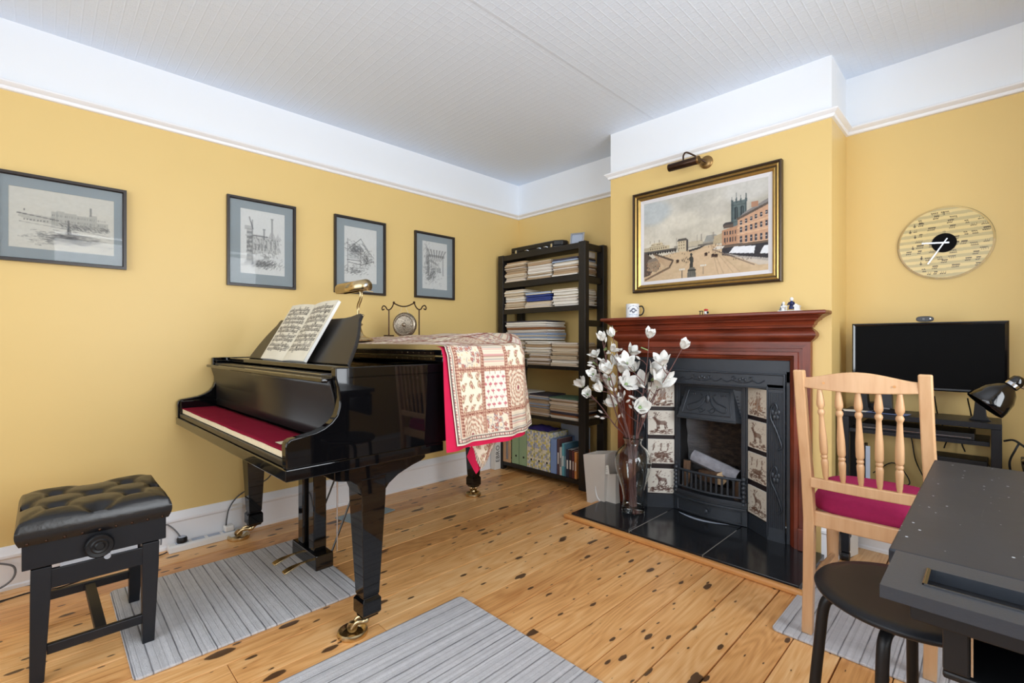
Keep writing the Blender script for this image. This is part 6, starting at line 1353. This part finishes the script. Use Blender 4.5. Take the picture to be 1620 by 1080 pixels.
# ============================================================ TV CORNER
tvs = thing('media_stand', (2.69, 2.85, 0), 'black three-tier stand carrying the television in the right alcove', 'stand')
sx_0, sx_1, sy_0, sy_1 = 2.425, 2.965, 2.728, 2.955
G().box(sx_0, sx_1, sy_0, sy_1, .695, .718).build('top', 'black_wood', tvs, bevel=.002)
for z_, a_, b_ in ((.640, sx_0+.03, sx_1-.035), (.35, sx_0+.03, sx_1-.035)): G().box(a_, b_, sy_0+.01, sy_1-.01, z_-.018, z_).build('shelf_board', 'black_wood', tvs, bevel=.002)
for x_ in (sx_0, sx_1-.032):
    for y_ in (sy_0+.002, sy_1-.034): G().box(x_, x_+.032, y_, y_+.032, .045, .695).build('post', 'black_wood', tvs, bevel=.002)
    for y_ in (sy_0+.018, sy_1-.018): G().lathe([(.001, -.016), (.020, -.016), (.022, -.012), (.022, .012), (.020, .016), (.001, .016)], 16, axis_T((x_+.016, y_, .0225), (x_+1, y_, .0225))).build('castor', 'black', tvs, smooth=40)
    G().box(x_+.004, x_+.028, sy_0+.034, sy_1-.034, .10, .14).build('side_rail', 'black_wood', tvs)
tv = thing('television', (2.72, 2.83, .7185), 'black flat screen television, switched off', 'television')
TX0, TX1, TZ0, TZ1, TY = 2.457, 2.986, .832, 1.136, 2.800
G().box(TX0, TX1, TY+.004, TY+.040, TZ0, TZ1).build('housing', 'black', tv, bevel=.006)
G().frame((TX0, TY+.005, TZ0), (1, 0, 0), (0, 0, 1), (0, -1, 0), TX1-TX0, TZ1-TZ0, [(0, 0), (.001, .007), (.006, .010), (.013, .006), (.0135, 0)]).build('bezel', 'black_gloss', tv, smooth=40)
G().box(TX0+.013, TX1-.013, TY+.0015, TY+.0045, TZ0+.013, TZ1-.013).build('screen', 'screen', tv)
for x_ in (2.50, 2.90): G().prism([(x_-.035, .7185), (x_+.035, .7185), (x_+.02, .735), (x_+.012, .836), (x_-.012, .836), (x_-.02, .735)], 1, TY-.0, TY+.06).build('foot', 'black', tv, bevel=.002)
wc = thing('webcam', (2.725, 2.81, 1.1375), 'dark grey oval webcam sitting on top of the television', 'webcam')
g = G(); n = 24; pl = [(2.725+.030*abs(math.cos(2*PI*i/n))**.6*math.copysign(1, math.cos(2*PI*i/n)), 1.150+.0125*abs(math.sin(2*PI*i/n))**.8*math.copysign(1, math.sin(2*PI*i/n))) for i in range(n)]
g.prism(pl, 1, 2.792, 2.815).build('body', 'dgrey', wc, bevel=.004, seg=3); G().lathe([(.001, 0), (.005, 0), (.005, .002), (.001, .002)], 14, axis_T((2.722, 2.792, 1.150), (2.722, 1, 1.150))).build('lens', 'black_gloss', wc); G().lathe([(.001, 0), (.0025, 0), (.0025, .002), (.001, .002)], 10, axis_T((2.744, 2.792, 1.151), (2.744, 1, 1.151))).build('indicator', 'chrome', wc)
# things on the stand
M['mag_blue'] = mat('blue_print_paper', (120, 140, 190), .6, nz=.2, nsc=30)
for i, (x_, y_, rz_, m, lab) in enumerate(((2.50, 2.785, .3, 'paper', 'white printed sheet near the left end of the stand top'), (2.60, 2.768, -.12, 'mag_blue', 'blue and white leaflet on the stand top below the chair spindles'))):
    g = G().box(-.075, .075, -.035, .035, 0, .0012); T = Matrix.Translation((x_, y_, .7187+.0016*i)) @ Matrix.Rotation(rz_, 4, 'Z'); g.v = [tuple(T @ Vector(v)) for v in g.v]; tag(g.build('leaflet', m), lab, 'paper')
t = thing('telephone', (2.585, 2.775, .7225), 'dark wedge-shaped handset on the papers', 'telephone'); g = G(); g.add([(2.54, 2.745, .7225), (2.63, 2.745, .7225), (2.63, 2.80, .7225), (2.54, 2.80, .7225), (2.555, 2.76, .738), (2.615, 2.765, .734), (2.62, 2.79, .740), (2.55, 2.79, .745)], [(0, 3, 2, 1), (4, 5, 6, 7)]+[(j, (j+1) % 4, 4+(j+1) % 4, 4+j) for j in range(4)]); g.build('body', 'black', t, bevel=.002); G().box(2.565, 2.605, 2.768, 2.782, .738, .7445).build('keypad', 'grey', t)
o = G().box(2.47, 2.545, 2.87, 2.94, .7185, .752).build('set_top_box', 'black', bevel=.002); tag(o, 'small black box on the stand behind the left television foot', 'box')
o = G().prism([(2.548, .7185), (2.60, .7185), (2.595, .83), (2.553, .83)], 1, 2.89, 2.94).build('speaker', 'dgrey', bevel=.002); tag(o, 'narrow dark speaker standing behind the television', 'speaker')
t = thing('dvd_player', (2.70, 2.83, .6405), 'flat black disc player on the middle tier of the stand', 'player'); G().box(2.50, 2.885, 2.742, 2.92, .6405, .668).build('body', 'black', t, bevel=.002); G().box(2.51, 2.875, 2.7405, 2.7422, .6495, .651).build('trim_line', 'chrome', t)
t = thing('printer', (2.84, 2.84, .3505), 'dark printer on the lower tier of the stand', 'printer'); G().box(2.74, 2.93, 2.76, 2.92, .3505, .52).build('body', 'dgrey', t, bevel=.008); G().box(2.76, 2.91, 2.755, 2.761, .40, .47).build('paper_tray', 'black', t, bevel=.002); G().box(2.755, 2.925, 2.79, 2.92, .5205, .55).build('cover', 'black', t, bevel=.004)
t = thing('router', (2.535, 2.80, .3505), 'black router with upright pale panel on the lower tier', 'router'); G().box(2.47, 2.60, 2.755, 2.85, .3505, .38).build('base', 'black', t, bevel=.003); G().box(2.50, 2.512, 2.79, 2.85, .38, .56).build('upright', 'black', t, bevel=.002); G().box(2.5125, 2.53, 2.787, 2.79, .40, .555).build('pale_panel', 'greyboard', t, bevel=.001)
o = G().box(2.615, 2.72, 2.76, 2.88, .3505, .372).build('set_top_box', 'black_gloss', bevel=.002); tag(o, 'low black box between router and printer', 'box')
cabs = [([(2.62, 2.89, .72), (2.66, 2.965, .60), (2.68, 2.965, .48), (2.73, 2.94, .37)], 'black cable hanging behind the middle of the stand'), ([(2.75, 2.90, .80), (2.76, 2.962, .70), (2.79, 2.965, .62), (2.78, 2.95, .56)], 'black cable dropping from the television'), ([(2.86, 2.90, .80), (2.87, 2.962, .69), (2.84, 2.965, .60), (2.85, 2.95, .555)], 'black cable beside the right television foot'), ([(2.52, 2.93, .40), (2.60, 2.95, .46), (2.66, 2.93, .375), (2.56, 2.90, .365)], 'looped black cable by the router'), ([(2.64, 2.765, .378), (2.70, 2.76, .395), (2.73, 2.752, .378), (2.68, 2.745, .37)], 'tangled thin cable on the lower tier')]
for p_, lab in cabs: tag(G().tube(crv(p_, 8), .0028, 6).build('cable', 'black', smooth=60), lab, 'cable')
# right of the stand: dark unit with cables, lamp
un = thing('side_unit', (3.26, 2.75, 0), 'dark low unit right of the television stand', 'unit'); G().box(3.035, 3.55, 2.62, 2.90, 0, .545).build('body', 'black_wood', un, bevel=.003); G().box(3.02, 3.565, 2.61, 2.91, .5455, .57).build('top', 'black', un, bevel=.003)
o = G().lathe([(.001, 0), (.085, 0), (.098, .008), (.10, .018), (.085, .026), (.001, .030)], 36, Matrix.Translation((3.115, 2.70, .5705))).build('turntable_case', 'black_gloss', smooth=40); tag(o, 'flat glossy black round device on the dark unit', 'device')
cb = G().tube(crv([(2.970, 2.72, .655), (2.995, 2.70, .665), (3.02, 2.68, .650), (3.05, 2.66, .625), (3.12, 2.62, .622), (3.25, 2.60, .64)], 8), .004, 6); cb.tube(crv([(3.01, 2.69, .655), (3.0, 2.685, .63), (2.985, 2.69, .58), (2.99, 2.70, .52)], 8), .004, 6); tag(cb.build('cable', 'black', smooth=60), 'black cable looping out of the stand over the dark unit', 'cable')
la = thing('desk_lamp', (3.28, 2.52+.22, .5705), 'black bell-shaded desk lamp leaning in front of the television', 'lamp')
m0, m1 = Vector((2.917, 2.43, .818)), Vector((2.997, 2.455, .905)); ax_ = (m1-m0).normalized(); Lq = .098
g = G().lathe([(.060, 0), (.0615, .002), (.060, .02), (.052, .055), (.036, .082), (.020, .096), (.018, .104), (.020, .106), (.022, .120), (.020, .135), (.012, .143), (.001, .145)], 32, axis_T(m0, m1), caps=False); sh_ = g.build('shade', 'black_gloss', la, smooth=50); so = sh_.modifiers.new('s', 'SOLIDIFY'); so.thickness = .0015
G().lathe([(.0215, .100), (.0225, .101), (.0225, .112), (.0215, .113)], 32, axis_T(m0, m1), caps=False).build('collar', 'chrome', la, smooth=40)
e_ = m0+ax_*.12
G().tube([e_+Vector((.012, 0, -.014)), Vector((3.075, 2.50, .855)), Vector((3.28, 2.62, .80))], .005, 8).build('arm', 'chrome', la, smooth=60); G().tube([Vector((3.28, 2.62, .80)), Vector((3.30, 2.74, .585))], .006, 8).build('arm', 'chrome', la, smooth=60); G().lathe([(.001, 0), (.075, 0), (.077, .006), (.070, .014), (.02, .020), (.001, .020)], 32, Matrix.Translation((3.28, 2.74, .5705))).build('base', 'black_gloss', la, smooth=40)
# papers standing on the floor under the stand
g = G(); g.add([(2.448, 2.79, .001), (2.470, 2.87, .001), (2.470, 2.872, .15), (2.448, 2.792, .15)], [(0, 1, 2, 3)]); o = g.build('paper', 'paper'); so = o.modifiers.new('s', 'SOLIDIFY'); so.thickness = .004; tag(o, 'white papers standing on edge beside the castor of the stand', 'paper')

# ============================================================ POWER STRIP AND CABLES BY THE SKIRTING
ps = thing('power_strip', (.060, .63, 0), 'white multi-socket power strip along the left skirting', 'power strip')
G().prism([(.036, .0005), (.088, .0005), (.088, .028), (.080, .036), (.044, .036), (.036, .028)], 1, .445, .80).build('housing', 'wplastic', ps, bevel=.003)
for y_ in (.475, .545, .615, .685): G().box(.045, .079, y_, y_+.055, .0362, .0372).build('socket_face', 'greyboard', ps, bevel=.001) if True else None
t = thing('plug', (.062, .505, .0375), 'round black plug in the power strip', 'plug'); G().lathe([(.001, 0), (.021, 0), (.023, .004), (.023, .020), (.019, .026), (.001, .027)], 24, Matrix.Translation((.062, .503, .0375))).build('body', 'black', t, smooth=40); G().lathe([(.001, 0), (.017, 0), (.015, .002), (.001, .002)], 24, Matrix.Translation((.062, .503, .0645))).build('face', 'greyboard', t, smooth=40)
t = thing('plug', (.062, .71, .0375), 'white square plug in the power strip beside the piano caster', 'plug'); G().box(.038, .082, .690, .735, .0375, .068).build('body', 'wplastic', t, bevel=.007, seg=3)
tag(G().tube(crv([(.058, .497, .064), (.048, .48, .095), (.035, .455, .125), (.030, .44, .13), (.028, .425, .09), (.035, .42, .04)], 8), .0035, 8).build('cable', 'grey', smooth=60), 'grey cable looping up from the black plug', 'cable')
tag(G().tube(crv([(.060, .70, .068), (.052, .705, .10), (.040, .72, .15), (.034, .76, .20), (.040, .83, .24), (.055, .88, .26), (.055, .93, .30), (.06, 1.0, .45)], 8), .0035, 8).build('cable', 'dgrey', smooth=60), 'dark cable rising from the strip behind the piano leg', 'cable')
t = thing('cable_tag', (.03, .74, .13), 'white paper tags hanging on the dark cable', 'tag')
for dz in (0, -.02): g = G().box(.030, .0312, .735, .785, .150+dz, .162+dz); g.build('label', 'paper', t)
tag(G().tube(crv([(.045, -.20, .16), (.042, -.12, .125), (.04, -.085, .10), (.045, -.085, .06), (.05, -.12, .03), (.06, -.2, .012)], 8), .004, 8).build('cable', 'grey', smooth=60), 'grey cable looping down the skirting at the left edge', 'cable')
tag(G().tube(crv([(.10, -.2, .004), (.13, -.12, .004), (.12, -.03, .004), (.15, .06, .004), (.10, .2, .004), (.075, .40, .004), (.078, .44, .012)], 8), .003, 8).build('cable', 'black', smooth=60), 'thin black cable lying on the boards behind the stool', 'cable')
